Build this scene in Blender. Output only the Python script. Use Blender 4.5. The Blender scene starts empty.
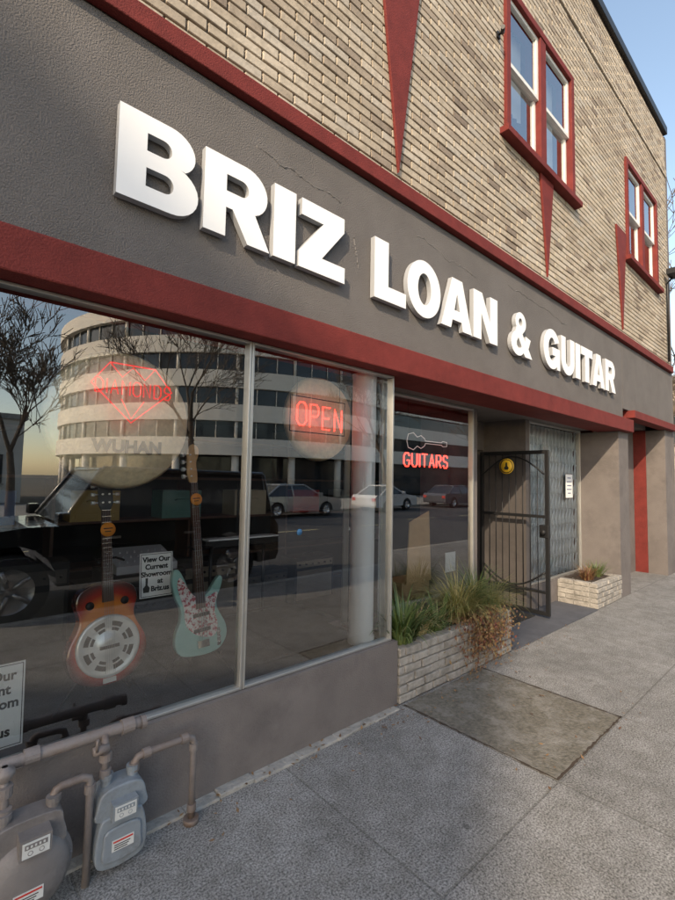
import bpy, math, random
from mathutils import Vector, Matrix
random.seed(7)
D=bpy.data; C=bpy.context
scene=C.scene; COL=scene.collection
R_=math.radians
# ------------------------------------------------------------------ materials
def nd(nt,t,**k):
    n=nt.nodes.new(t)
    for a,b in k.items(): setattr(n,a,b)
    return n
def mat(name,col,rough=.6,metal=0.0,var=0.12,vs=4.0,bump=0.0,bs=60.0,spec=.5,dirt=None,ds=1.5,coat=0,dl=.48,dh=.72):
    m=D.materials.new(name); m.use_nodes=True; nt=m.node_tree; b=nt.nodes['Principled BSDF']; L=nt.links.new
    b.inputs['Roughness'].default_value=rough; b.inputs['Metallic'].default_value=metal
    b.inputs['Specular IOR Level'].default_value=spec; b.inputs['Coat Weight'].default_value=coat
    tc=nd(nt,'ShaderNodeTexCoord')
    n=nd(nt,'ShaderNodeTexNoise'); n.inputs['Scale'].default_value=vs; n.inputs['Detail'].default_value=6; n.inputs['Roughness'].default_value=.65
    L(tc.outputs['Object'],n.inputs['Vector'])
    r=nd(nt,'ShaderNodeMapRange'); r.inputs[1].default_value=.3; r.inputs[2].default_value=.7
    r.inputs[3].default_value=1-var; r.inputs[4].default_value=1+var
    L(n.outputs['Fac'],r.inputs[0])
    mx=nd(nt,'ShaderNodeVectorMath',operation='SCALE'); mx.inputs[0].default_value=col[:3]; L(r.outputs[0],mx.inputs['Scale'])
    out=mx.outputs[0]
    if dirt:
        n2=nd(nt,'ShaderNodeTexNoise'); n2.inputs['Scale'].default_value=ds; n2.inputs['Detail'].default_value=9; n2.inputs['Roughness'].default_value=.7
        L(tc.outputs['Object'],n2.inputs['Vector'])
        r2=nd(nt,'ShaderNodeMapRange'); r2.inputs[1].default_value=dl; r2.inputs[2].default_value=dh; L(n2.outputs['Fac'],r2.inputs[0])
        mm=nd(nt,'ShaderNodeMix',data_type='RGBA'); L(r2.outputs[0],mm.inputs[0]); L(out,mm.inputs[6]); mm.inputs[7].default_value=(*dirt,1)
        out=mm.outputs[2]
    L(out,b.inputs['Base Color'])
    if bump:
        n3=nd(nt,'ShaderNodeTexNoise'); n3.inputs['Scale'].default_value=bs; n3.inputs['Detail'].default_value=4
        L(tc.outputs['Object'],n3.inputs['Vector'])
        bp=nd(nt,'ShaderNodeBump'); bp.inputs['Strength'].default_value=bump; bp.inputs['Distance'].default_value=.01
        L(n3.outputs['Fac'],bp.inputs['Height']); L(bp.outputs[0],b.inputs['Normal'])
    return m
def emis(name,col,s):
    m=D.materials.new(name); m.use_nodes=True; b=m.node_tree.nodes['Principled BSDF']
    b.inputs['Base Color'].default_value=(*col,1); b.inputs['Emission Color'].default_value=(*col,1); b.inputs['Emission Strength'].default_value=s
    return m
def glass(name,base=.25,tint=(.96,.98,.97),wob=.0):
    m=D.materials.new(name); m.use_nodes=True; nt=m.node_tree; nt.nodes.clear(); L=nt.links.new
    o=nd(nt,'ShaderNodeOutputMaterial'); mx=nd(nt,'ShaderNodeMixShader'); g=nd(nt,'ShaderNodeBsdfGlossy'); t=nd(nt,'ShaderNodeBsdfTransparent')
    g.inputs['Roughness'].default_value=.003; g.inputs['Color'].default_value=(.97,.97,.97,1); t.inputs['Color'].default_value=(*tint,1)
    lw=nd(nt,'ShaderNodeLayerWeight'); lw.inputs['Blend'].default_value=.35
    r=nd(nt,'ShaderNodeMapRange'); r.inputs[3].default_value=base; r.inputs[4].default_value=1.0; L(lw.outputs['Fresnel'],r.inputs[0])
    L(r.outputs[0],mx.inputs[0]); L(t.outputs[0],mx.inputs[1]); L(g.outputs[0],mx.inputs[2]); L(mx.outputs[0],o.inputs[0])
    if wob:
        tc=nd(nt,'ShaderNodeTexCoord'); n=nd(nt,'ShaderNodeTexNoise'); n.inputs['Scale'].default_value=1.3; n.inputs['Detail'].default_value=1
        bp=nd(nt,'ShaderNodeBump'); bp.inputs['Strength'].default_value=wob; bp.inputs['Distance'].default_value=.02
        L(tc.outputs['Object'],n.inputs['Vector']); L(n.outputs['Fac'],bp.inputs['Height']); L(bp.outputs[0],g.inputs['Normal'])
    return m
# ------------------------------------------------------------------ mesh builder
class MB:
    def __init__(s): s.v=[];s.f=[];s.m=[];s.s=[]
    def add(s,vs,fs,mi=0,sm=False):
        o=len(s.v); s.v+= [Vector(p) for p in vs]
        for f in fs: s.f.append([i+o for i in f]); s.m.append(mi); s.s.append(sm)
        return s
    def box(s,x0,x1,y0,y1,z0,z1,mi=0):
        v=[(x0,y0,z0),(x1,y0,z0),(x1,y1,z0),(x0,y1,z0),(x0,y0,z1),(x1,y0,z1),(x1,y1,z1),(x0,y1,z1)]
        return s.add(v,[(0,3,2,1),(4,5,6,7),(0,1,5,4),(1,2,6,5),(2,3,7,6),(3,0,4,7)],mi)
    def tube(s,pts,r,n=8,mi=0,sm=True,cap=True):
        pts=[Vector(p) for p in pts]; k=len(pts)
        rs=r if isinstance(r,(list,tuple)) else [r]*k
        vs=[];pa=None
        for i,p in enumerate(pts):
            t=(pts[min(i+1,k-1)]-pts[max(i-1,0)]).normalized()
            if pa is None:
                ref=Vector((0,0,1)) if abs(t.z)<.9 else Vector((1,0,0)); a=t.cross(ref).normalized()
            else:
                a=(pa-t*pa.dot(t)).normalized()
            pa=a; b=t.cross(a)
            for j in range(n):
                an=2*math.pi*j/n; vs.append(p+(a*math.cos(an)+b*math.sin(an))*rs[i])
        fs=[(i*n+j,i*n+(j+1)%n,(i+1)*n+(j+1)%n,(i+1)*n+j) for i in range(k-1) for j in range(n)]
        s.add(vs,fs,mi,sm)
        if cap:
            o=len(s.v)-len(vs)
            s.f.append([o+j for j in range(n)][::-1]); s.m.append(mi); s.s.append(False)
            s.f.append([o+(k-1)*n+j for j in range(n)]); s.m.append(mi); s.s.append(False)
        return s
    def lathe(s,c,axis,prof,n=32,mi=0,sm=True):
        c=Vector(c); ax=Vector(axis).normalized(); ref=Vector((0,0,1)) if abs(ax.z)<.9 else Vector((1,0,0))
        a=ax.cross(ref).normalized(); b=ax.cross(a); vs=[]
        for (d,r) in prof:
            for j in range(n):
                an=2*math.pi*j/n; vs.append(c+ax*d+(a*math.cos(an)+b*math.sin(an))*max(r,.0001))
        k=len(prof)
        fs=[(i*n+j,i*n+(j+1)%n,(i+1)*n+(j+1)%n,(i+1)*n+j) for i in range(k-1) for j in range(n)]
        return s.add(vs,fs,mi,sm)
    def prism(s,poly,y0,y1,mi=0):
        n=len(poly); vs=[(x,y0,z) for x,z in poly]+[(x,y1,z) for x,z in poly]
        fs=[tuple(range(n)),tuple(range(2*n-1,n-1,-1))]+[(i,i+n,(i+1)%n+n,(i+1)%n) for i in range(n)]
        return s.add(vs,fs,mi)
    def tf(s,M,start=0):
        for i in range(start,len(s.v)): s.v[i]=M@s.v[i]
        return s
    def build(s,name,mats,parent=None,org=(0,0,0),bevel=0,label=None,seg=2):
        me=D.meshes.new(name); o=Vector(org)
        me.from_pydata([tuple(p-o) for p in s.v],[],s.f)
        if not isinstance(mats,(list,tuple)): mats=[mats]
        for m in mats: me.materials.append(m)
        me.polygons.foreach_set('material_index',s.m); me.polygons.foreach_set('use_smooth',s.s)
        me.update()
        ob=D.objects.new(name,me); COL.objects.link(ob)
        if parent is not None: ob.parent=parent
        else: ob.location=o
        if bevel:
            b=ob.modifiers.new('b','BEVEL'); b.width=bevel; b.segments=seg; b.limit_method='ANGLE'; b.angle_limit=R_(40)
        if label: ob['label']=label
        return ob
def thing(name,label,cat,loc=(0,0,0),group=None,rz=0):
    e=D.objects.new(name,None); e.empty_display_size=.1; COL.objects.link(e); e.location=loc; e.rotation_euler[2]=rz
    e['label']=label; e['category']=cat
    if group: e['group']=group
    return e
def top(ob,label,cat,group=None):
    ob['label']=label; ob['category']=cat
    if group: ob['group']=group
    return ob
def copy_thing(e,loc,rz=0,sc=1,label=None):
    n=e.copy(); COL.objects.link(n); n.location=loc; n.rotation_euler[2]=rz; n.scale=(sc,sc,sc)
    if label: n['label']=label
    def rec(src,dst):
        for c in src.children:
            k=c.copy(); COL.objects.link(k); k.parent=dst; rec(c,k)
    rec(e,n); return n
def curve_mesh(cu):
    ob=D.objects.new('tmp',cu); COL.objects.link(ob)
    dg=C.evaluated_depsgraph_get(); me=D.meshes.new_from_object(ob.evaluated_get(dg))
    vs=[v.co.copy() for v in me.vertices]; fs=[tuple(p.vertices) for p in me.polygons]
    D.objects.remove(ob); D.meshes.remove(me); return vs,fs
def text(mb,s,x,z,y,h,mi=0,align='CENTER',ext=.0008,bold=0,M=None,sx=1):
    cu=D.curves.new('t','FONT'); cu.body=s; cu.size=h*1.38; cu.align_x=align; cu.extrude=ext; cu.offset=bold; cu.resolution_u=3
    vs,fs=curve_mesh(cu); vs=[Vector((x+v.x*sx,y-v.z,z+v.y)) for v in vs]
    if M: vs=[M@v for v in vs]
    mb.add(vs,fs,mi)
def poly_mesh(splines,ext):
    cu=D.curves.new('g','CURVE'); cu.dimensions='2D'; cu.fill_mode='BOTH'; cu.extrude=ext
    for pts in splines:
        sp=cu.splines.new('POLY'); sp.points.add(len(pts)-1); sp.use_cyclic_u=True
        for i,p in enumerate(pts): sp.points[i].co=(p[0],p[1],0,1)
    return curve_mesh(cu)
def arc(cx,cy,rx,ry,a0,a1,n=12):
    return [(cx+rx*math.cos(R_(a0+(a1-a0)*i/n)),cy+ry*math.sin(R_(a0+(a1-a0)*i/n))) for i in range(n+1)]
# ------------------------------------------------------------------ palette
M_stucco=mat('grey_stucco',(.140,.128,.120),.92,var=.12,vs=3,bump=1.0,bs=130,dirt=(.165,.152,.145),ds=.9)
M_bulk=mat('taupe_painted_wall',(.160,.140,.130),.85,var=.15,vs=2,bump=.5,bs=110,dirt=(.11,.096,.09),ds=2.2)
M_red=mat('maroon_paint',(.16,.027,.022),.75,var=.18,vs=7,bump=.5,bs=120,spec=.25)
M_white=mat('white_sign_face',(.88,.88,.87),.95,var=.015,spec=.1)
M_lside=mat('sign_side_grey',(.36,.37,.385),.8,var=.05,spec=.2)
M_mortar=mat('dark_mortar',(.12,.09,.065),.95,bump=.5,bs=80)
M_alu=mat('aluminium_frame',(.50,.49,.46),.38,.7,var=.08)
M_glass=glass('shop_glass',.18,wob=.02)
M_glass3=glass('entry_glass',.02)
M_glass2=glass('upper_glass',.35)
M_black=mat('black_metal',(.015,.015,.016),.45,.2)
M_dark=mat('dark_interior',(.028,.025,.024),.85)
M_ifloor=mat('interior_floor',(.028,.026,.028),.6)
M_paper=mat('white_paper',(.88,.88,.86),.7,var=.02)
M_ink=mat('black_ink',(.02,.02,.02),.6)
M_neon=emis('red_neon',(1.0,.05,.03),5)
M_neon2=emis('red_neon_dim',(1.0,.05,.04),.9)
M_neon3=emis('pale_neon',(.8,.7,.65),.35)
M_whitep=mat('white_paint',(.90,.90,.89),.5,var=.02)
M_sash=mat('sash_paint',(.70,.70,.66),.55,var=.08)
M_pb=mat('pale_brick',(.33,.305,.27),.9,var=.32,vs=9,bump=1.0,bs=40,dirt=(.17,.155,.13),ds=6)
M_soil=mat('soil',(.05,.035,.025),1,bump=1,bs=40)
M_pipe=mat('pipe_paint',(.22,.19,.175),.55,.1,var=.2,vs=12,bump=.2,bs=90,dirt=(.13,.08,.05),ds=6)
M_meter=mat('meter_paint',(.24,.27,.295),.5,.1,var=.15,bump=.15,bs=70,dirt=(.15,.15,.145),ds=7)
M_meter2=mat('meter_paint_brown',(.20,.18,.17),.55,.1,var=.15,bump=.15,bs=70,dirt=(.12,.105,.095),ds=7)
M_chrome=mat('chrome',(.75,.75,.75),.15,1.0,var=.02)
M_disc=mat('silver_plate',(.85,.84,.80),.22,.30,var=.05)
M_bolt=mat('bolt_steel',(.4,.4,.4),.35,.9)
M_rubber=mat('rubber',(.02,.02,.02),.8)
M_conc=mat('light_concrete',(.34,.325,.295),.95,var=.25,vs=8,bump=.9,bs=50,dirt=(.18,.17,.145),ds=5)
# ------------------------------------------------------------------ camera
a=R_(48.2); p=R_(3.6); th=R_(1.1)
F=Vector((math.cos(a)*math.cos(p),math.sin(a)*math.cos(p),math.sin(p)))
R0=Vector((math.sin(a),-math.cos(a),0)); U0=Vector((-math.cos(a)*math.sin(p),-math.sin(a)*math.sin(p),math.cos(p)))
Rr=R0*math.cos(th)+U0*math.sin(th); Uu=U0*math.cos(th)-R0*math.sin(th)
cam=D.cameras.new('camera'); co=D.objects.new('camera',cam); COL.objects.link(co)
Mx=Matrix(((Rr.x,Uu.x,-F.x,0),(Rr.y,Uu.y,-F.y,-2.2),(Rr.z,Uu.z,-F.z,1.6),(0,0,0,1))); co.matrix_world=Mx
cam.sensor_fit='VERTICAL'; cam.sensor_height=36; cam.lens=458/900*36; cam.clip_end=2000; cam.clip_start=.05
scene.camera=co
# ------------------------------------------------------------------ light
PH=R_(28); EL=R_(30)
S=Vector((-math.cos(PH)*math.cos(EL),-math.sin(PH)*math.cos(EL),math.sin(EL)))
w=D.worlds.new("World"); scene.world=w; w.use_nodes=True; nt=w.node_tree
sk=nt.nodes.new('ShaderNodeTexSky'); sk.sky_type='NISHITA'; sk.sun_disc=False; sk.sun_elevation=EL; sk.sun_rotation=math.atan2(S.x,S.y)
sk.air_density=1.0; sk.dust_density=.9; sk.ozone_density=1.2
vm=nt.nodes.new('ShaderNodeVectorMath'); vm.operation='MULTIPLY'; vm.inputs[1].default_value=(1.18,1.04,.87)
nt.links.new(sk.outputs[0],vm.inputs[0]); nt.links.new(vm.outputs[0],nt.nodes['Background'].inputs[0]); nt.nodes['Background'].inputs[1].default_value=.38
sl=D.lights.new('sun','SUN'); sl.energy=5; sl.angle=R_(.5); sl.color=(1,.82,.60)
so=D.objects.new('sun',sl); COL.objects.link(so); so.rotation_euler=S.to_track_quat('Z','Y').to_euler(); so.location=(0,0,30)
scene.view_settings.view_transform='Standard'; scene.view_settings.look='None'; scene.view_settings.exposure=0
# ------------------------------------------------------------------ ground
def struct(ob): ob['kind']='structure'; return ob
M_ground=mat('ground_far',(.12,.11,.09),1,var=.3,vs=.2)
M_asph=mat('asphalt',(.07,.07,.072),.9,var=.2,vs=6,bump=.5,bs=150)
struct(MB().box(-400,900,-500,500,-.6,-.16).build('ground',M_ground))
struct(MB().box(-200,400,-16,-3.75,-.3,-.13).build('road',M_asph))
def sidewalk_mat():
    m=D.materials.new('sidewalk_concrete'); m.use_nodes=True; nt=m.node_tree; b=nt.nodes['Principled BSDF']; L=nt.links.new
    b.inputs['Roughness'].default_value=.93; b.inputs['Specular IOR Level'].default_value=.3
    tc=nd(nt,'ShaderNodeTexCoord')
    n1=nd(nt,'ShaderNodeTexNoise'); n1.inputs['Scale'].default_value=1.1; n1.inputs['Detail'].default_value=10; n1.inputs['Roughness'].default_value=.78
    n2=nd(nt,'ShaderNodeTexNoise'); n2.inputs['Scale'].default_value=110; n2.inputs['Detail'].default_value=4; n2.inputs['Roughness'].default_value=.7
    n3=nd(nt,'ShaderNodeTexVoronoi'); n3.inputs['Scale'].default_value=75
    n4=nd(nt,'ShaderNodeTexNoise'); n4.inputs['Scale'].default_value=7; n4.inputs['Detail'].default_value=10; n4.inputs['Roughness'].default_value=.8
    for n in (n1,n2,n3,n4): L(tc.outputs['Object'],n.inputs['Vector'])
    cr=nd(nt,'ShaderNodeValToRGB'); e=cr.color_ramp.elements; e[0].position=.32; e[0].color=(.205,.20,.19,1); e[1].position=.68; e[1].color=(.36,.35,.335,1)
    L(n1.outputs['Fac'],cr.inputs[0])
    c2=nd(nt,'ShaderNodeValToRGB'); e=c2.color_ramp.elements; e[0].position=.38; e[0].color=(.30,.30,.30,1); e[1].position=.60; e[1].color=(1.35,1.35,1.35,1)
    L(n2.outputs['Fac'],c2.inputs[0])
    m1=nd(nt,'ShaderNodeMix',data_type='RGBA',blend_type='MULTIPLY'); m1.inputs[0].default_value=.9; L(cr.outputs[0],m1.inputs[6]); L(c2.outputs[0],m1.inputs[7])
    c4=nd(nt,'ShaderNodeValToRGB'); e=c4.color_ramp.elements; e[0].position=.38; e[0].color=(.66,.65,.62,1); e[1].position=.60; e[1].color=(1.05,1.05,1.05,1)
    L(n4.outputs['Fac'],c4.inputs[0])
    m4=nd(nt,'ShaderNodeMix',data_type='RGBA',blend_type='MULTIPLY'); m4.inputs[0].default_value=.8; L(m1.outputs[2],m4.inputs[6]); L(c4.outputs[0],m4.inputs[7])
    c3=nd(nt,'ShaderNodeValToRGB'); e=c3.color_ramp.elements; e[0].position=.10; e[0].color=(1,1,1,1); e[1].position=.2; e[1].color=(0,0,0,1)
    L(n3.outputs['Distance'],c3.inputs[0])
    m2=nd(nt,'ShaderNodeMix',data_type='RGBA'); mm=nd(nt,'ShaderNodeMath',operation='MULTIPLY'); mm.inputs[1].default_value=.45; L(c3.outputs[0],mm.inputs[0]); L(mm.outputs[0],m2.inputs[0])
    L(m4.outputs[2],m2.inputs[6]); m2.inputs[7].default_value=(.52,.51,.49,1)
    v5=nd(nt,'ShaderNodeTexVoronoi'); v5.inputs['Scale'].default_value=2.2; v5.inputs['Randomness'].default_value=1; L(tc.outputs['Object'],v5.inputs['Vector'])
    c5=nd(nt,'ShaderNodeValToRGB'); e=c5.color_ramp.elements; e[0].position=.030; e[0].color=(.5,.5,.5,1); e[1].position=.045; e[1].color=(1,1,1,1); L(v5.outputs['Distance'],c5.inputs[0])
    m5=nd(nt,'ShaderNodeMix',data_type='RGBA',blend_type='MULTIPLY'); m5.inputs[0].default_value=.8; L(m2.outputs[2],m5.inputs[6]); L(c5.outputs[0],m5.inputs[7])
    mp=nd(nt,'ShaderNodeMapping'); mp.inputs['Location'].default_value=(-2.62+1.05*20,11,0); L(tc.outputs['Object'],mp.inputs['Vector'])
    br=nd(nt,'ShaderNodeTexBrick'); br.offset=0; br.inputs['Scale'].default_value=1; br.inputs['Brick Width'].default_value=1.05; br.inputs['Row Height'].default_value=1.1
    br.inputs['Mortar Size'].default_value=.006; br.inputs['Mortar Smooth'].default_value=.3; L(mp.outputs[0],br.inputs['Vector'])
    m3=nd(nt,'ShaderNodeMix',data_type='RGBA'); mj=nd(nt,'ShaderNodeMath',operation='MULTIPLY'); mj.inputs[1].default_value=.4; L(br.outputs['Fac'],mj.inputs[0]); L(mj.outputs[0],m3.inputs[0]); L(m5.outputs[2],m3.inputs[6]); m3.inputs[7].default_value=(.09,.085,.07,1)
    L(m3.outputs[2],b.inputs['Base Color'])
    ad=nd(nt,'ShaderNodeMath',operation='SUBTRACT'); L(n2.outputs['Fac'],ad.inputs[0]); L(br.outputs['Fac'],ad.inputs[1])
    bp=nd(nt,'ShaderNodeBump'); bp.inputs['Strength'].default_value=.8; bp.inputs['Distance'].default_value=.006; L(ad.outputs[0],bp.inputs['Height']); L(bp.outputs[0],b.inputs['Normal'])
    return m
M_side=sidewalk_mat()
struct(MB().box(-60,120,-3.6,1.2,-.2,0).build('sidewalk',M_side))
struct(MB().box(-60,120,-3.75,-3.6,-.3,.0).build('kerb',M_conc,bevel=.015))
struct(MB().box(-60,120,-16.15,-16.0,-.3,.0).build('far_kerb',M_conc))
struct(MB().box(-60,120,-26,-16.15,-.3,-.01).build('far_sidewalk',M_conc))
mk=MB(); M_line=mat('road_line',(.55,.5,.3),.8,var=.3,vs=8)
for i in range(-10,25): mk.box(i*4,i*4+2,-9.85,-9.73,-.13,-.126)
struct(mk.build('road_marking',M_line))
M_slab=mat('old_slab',(.145,.132,.105),.95,var=.4,vs=38,bump=1,bs=90,dirt=(.28,.265,.24),ds=5)
N=26
def jit(): return random.uniform(-.007,.007)
bd=[(2.63+1.01*i/N,-1.09+jit()) for i in range(N)]+[(3.64+jit(),-1.09+1.055*i/N) for i in range(N)]+[(3.64-1.01*i/N,-.035+jit()) for i in range(N)]+[(2.63+jit(),-.035-1.055*i/N) for i in range(N)]
m=MB(); m.add([(x,y,.004) for x,y in bd],[tuple(range(len(bd)))]); struct(m.build('pavement_slab',M_slab))
mk=MB()
def jstrip(xa,ya,xb,yb,n=40):
    vs=[]
    dx,dy=xb-xa,yb-ya; l=math.hypot(dx,dy); nx,ny=-dy/l,dx/l
    for i in range(n+1):
        t=i/n; w0=random.uniform(.001,.012); w1=random.uniform(.001,.010); vs+=[(xa+dx*t+nx*w0,ya+dy*t+ny*w0,.0055),(xa+dx*t-nx*w1,ya+dy*t-ny*w1,.0055)]
    mk.add(vs,[(2*i,2*i+1,2*i+3,2*i+2) for i in range(n)])
jstrip(2.625,-1.09,2.625,-.03); jstrip(3.645,-1.1,3.645,-.03); jstrip(2.62,-1.095,3.65,-1.095)
struct(mk.build('pavement_joint',M_soil))
fo=MB(); x=-2.9
while x<2.5:
    l=random.uniform(.12,.3); fo.box(x,min(x+l,2.55),-random.uniform(.05,.085),.03,-.02,random.uniform(.010,.022)); x+=l
struct(fo.build('wall_footing_path',M_conc,bevel=.006))
M_entry=mat('entry_floor',(.085,.088,.10),.75,var=.2,vs=5,bump=.2)
struct(MB().box(4.26,6.42,-.02,1.08,-.03,.016).build('entry_pavement',M_entry))
# ------------------------------------------------------------------ shop building
B=thing('shop_building','two-storey brick shop with grey stucco sign band and maroon trim','shop')
def wall_holes(mb,x0,x1,z0,z1,y0,y1,holes,mi=0):
    xs=sorted({x0,x1,*[h[0] for h in holes],*[h[1] for h in holes]}); zs=sorted({z0,z1,*[h[2] for h in holes],*[h[3] for h in holes]})
    for i in range(len(xs)-1):
        for j in range(len(zs)-1):
            cx=(xs[i]+xs[i+1])/2; cz=(zs[j]+zs[j+1])/2
            if any(h[0]<cx<h[1] and h[2]<cz<h[3] for h in holes): continue
            mb.box(xs[i],xs[i+1],y0,y1,zs[j],zs[j+1],mi)
WX=[(4.13,5.85),(7.9,9.62)]; WZ=(5.12,6.75)
holes=[(x0+.03,x1-.03,WZ[0]+.03,WZ[1]-.03) for x0,x1 in WX]
XL,XR=-3.0,10.4
mb=MB(); wall_holes(mb,XL,XR,3.60,8.5,.014,.30,holes); mb.build('wall_backing',M_mortar,B)
vs=[];fs=[];cols=[]
BL,BH,J=.215,.056,.012
row=0; z=3.83
def addbrick(x0,x1,z0,z1,yf):
    o=len(vs)
    t=[random.uniform(-.0015,.0015) for _ in range(4)]
    vs.extend([(x0,yf+t[0],z0),(x1,yf+t[1],z0),(x1,.014,z0),(x0,.014,z0),(x0,yf+t[2],z1),(x1,yf+t[3],z1),(x1,.014,z1),(x0,.014,z1)])
    fs.extend([(o,o+1,o+5,o+4),(o+1,o+2,o+6,o+5),(o+3,o,o+4,o+7),(o+4,o+5,o+6,o+7),(o,o+3,o+2,o+1)]); cols.extend([random.random()]*5)
while z+BH<8.44:
    x=-.6-(row%2)*.114+random.uniform(-.003,.003)
    sold = (7.55<z<7.7)
    while x<XR-.01:
        x1=min(x+BL,XR-.003); segs=[(x,x1)]
        for (h0,h1,q0,q1) in holes:
            if z+BH>q0 and z<q1:
                ns=[]
                for (s0,s1) in segs:
                    if s1<=h0 or s0>=h1: ns.append((s0,s1)); continue
                    if s0<h0: ns.append((s0,h0))
                    if s1>h1: ns.append((h1,s1))
                segs=ns
        for (s0,s1) in segs:
            if s1-s0>.02: addbrick(s0,s1,z+random.uniform(-.001,.001),z+BH+random.uniform(-.001,.001),random.uniform(-.0025,.0015)-(.02 if sold else 0))
        x+=BL+J
    z+=BH+J; row+=1
me=D.meshes.new('brick_wall'); me.from_pydata(vs,[],fs)
at=me.attributes.new('bc','FLOAT','FACE'); at.data.foreach_set('value',cols)
mbk=D.materials.new('cream_brick'); mbk.use_nodes=True; nt=mbk.node_tree; b=nt.nodes['Principled BSDF']; L=nt.links.new
b.inputs['Roughness'].default_value=.85
an=nd(nt,'ShaderNodeAttribute'); an.attribute_name='bc'; cr=nd(nt,'ShaderNodeValToRGB')
els=[(0,(.22,.175,.135)),(.08,(.32,.265,.205)),(.25,(.40,.34,.26)),(.6,(.44,.38,.295)),(.85,(.49,.43,.345)),(1,(.41,.37,.31))]
cr.color_ramp.elements[0].color=(*els[0][1],1); cr.color_ramp.elements[1].color=(*els[-1][1],1)
for q,c in els[1:-1]: e=cr.color_ramp.elements.new(q); e.color=(*c,1)
L(an.outputs['Fac'],cr.inputs[0]); tc=nd(nt,'ShaderNodeTexCoord'); n=nd(nt,'ShaderNodeTexNoise'); n.inputs['Scale'].default_value=20; n.inputs['Detail'].default_value=7
L(tc.outputs['Object'],n.inputs['Vector']); c2=nd(nt,'ShaderNodeValToRGB'); c2.color_ramp.elements[0].position=.30; c2.color_ramp.elements[0].color=(.72,.70,.67,1); c2.color_ramp.elements[1].position=.55; c2.color_ramp.elements[1].color=(1.04,1.03,1.02,1)
L(n.outputs['Fac'],c2.inputs[0]); mx=nd(nt,'ShaderNodeMix',data_type='RGBA',blend_type='MULTIPLY'); mx.inputs[0].default_value=.8; L(cr.outputs[0],mx.inputs[6]); L(c2.outputs[0],mx.inputs[7])
n7=nd(nt,'ShaderNodeTexNoise'); n7.inputs['Scale'].default_value=.9; n7.inputs['Detail'].default_value=5; L(tc.outputs['Object'],n7.inputs['Vector'])
c7=nd(nt,'ShaderNodeValToRGB'); c7.color_ramp.elements[0].position=.35; c7.color_ramp.elements[0].color=(.82,.81,.80,1); c7.color_ramp.elements[1].position=.6; c7.color_ramp.elements[1].color=(1.05,1.05,1.05,1); L(n7.outputs['Fac'],c7.inputs[0])
mx7=nd(nt,'ShaderNodeMix',data_type='RGBA',blend_type='MULTIPLY'); mx7.inputs[0].default_value=.8; L(mx.outputs[2],mx7.inputs[6]); L(c7.outputs[0],mx7.inputs[7]); L(mx7.outputs[2],b.inputs['Base Color'])
bp=nd(nt,'ShaderNodeBump'); bp.inputs['Strength'].default_value=.4; bp.inputs['Distance'].default_value=.005; n5=nd(nt,'ShaderNodeTexNoise'); n5.inputs['Scale'].default_value=60; L(tc.outputs['Object'],n5.inputs['Vector']); L(n5.outputs['Fac'],bp.inputs['Height']); L(bp.outputs[0],b.inputs['Normal'])
me.materials.append(mbk); ob=D.objects.new('brick_wall',me); COL.objects.link(ob); ob.parent=B
bv=ob.modifiers.new('b','BEVEL'); bv.width=.003; bv.segments=1
MB().box(XL,XR+.03,-.05,.4,8.45,8.60).build('parapet_cap',M_black,B,bevel=.01)
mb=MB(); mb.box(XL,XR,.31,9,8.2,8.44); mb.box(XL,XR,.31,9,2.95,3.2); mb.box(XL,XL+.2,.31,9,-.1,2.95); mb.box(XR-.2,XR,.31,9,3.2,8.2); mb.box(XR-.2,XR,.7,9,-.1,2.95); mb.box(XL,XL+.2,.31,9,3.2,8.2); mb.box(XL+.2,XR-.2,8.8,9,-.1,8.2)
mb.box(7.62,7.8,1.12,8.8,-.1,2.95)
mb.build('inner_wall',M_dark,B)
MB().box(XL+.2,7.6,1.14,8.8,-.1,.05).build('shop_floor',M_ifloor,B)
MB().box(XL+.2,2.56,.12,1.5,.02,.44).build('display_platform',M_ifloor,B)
MB().box(XR,XR+.12,.0,9,0,8.42).build('side_wall',M_bulk,B)
mb=MB(); mb.box(XL,7.595,.0,.30,2.56,3.70); mb.box(7.607,XR,.0,.30,2.72,3.70)
mb.build('sign_band',M_stucco,B)
M_caulk=mat('caulk',(.18,.168,.16),.9,bump=.6,bs=90)
def crack(x0,z0,x1,z1,n=40,am=.014):
    mb=MB(); zz=0
    pts=[]
    for i in range(n+1):
        t=i/n; zz=zz*.85+random.uniform(-am,am); pts.append((x0+(x1-x0)*t,.0015,z0+(z1-z0)*t+zz))
    mb.tube(pts,[.003+random.random()*.005 for _ in pts],n=4); return mb
for (q) in ((1.30,3.50,1.95,3.42),(2.75,3.50,3.6,3.44),(2.08,3.25,2.13,3.05),(4.2,3.55,5.6,3.50)):
    crack(*q).build('patched_crack',M_caulk,B)
MB().box(XL,XR,-.05,.012,3.715,3.825).build('upper_trim',M_red,B,bevel=.006)
mb=MB(); mb.box(XL,7.80,-.085,.30,2.37,2.555); mb.build('lower_trim',M_red,B,bevel=.008)
MB().box(7.86,XR,-.085,.10,2.60,2.715).build('side_trim',M_red,B,bevel=.006)
mb=MB(); mb.box(2.52,7.42,.302,1.25,2.40,2.55)
mb.box(4.50,5.62,1.10,1.25,2.02,2.398)
mb.box(4.43,4.53,.545,1.25,.0,2.398)
mb.box(5.62,5.72,.52,1.25,.0,2.398)
mb.box(7.40,7.82,.004,.62,.0,2.366)
mb.box(9.55,9.9,.5,.65,0,2.6); mb.box(7.822,9.55,.9,1.0,0,2.6); mb.box(9.9,XR,.004,.62,0,2.598); mb.box(9.55,9.65,.652,1.0,0,2.6); mb.box(7.822,9.9,.302,1.0,2.61,2.9)
mb.build('alcove_wall',M_bulk,B)
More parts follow.
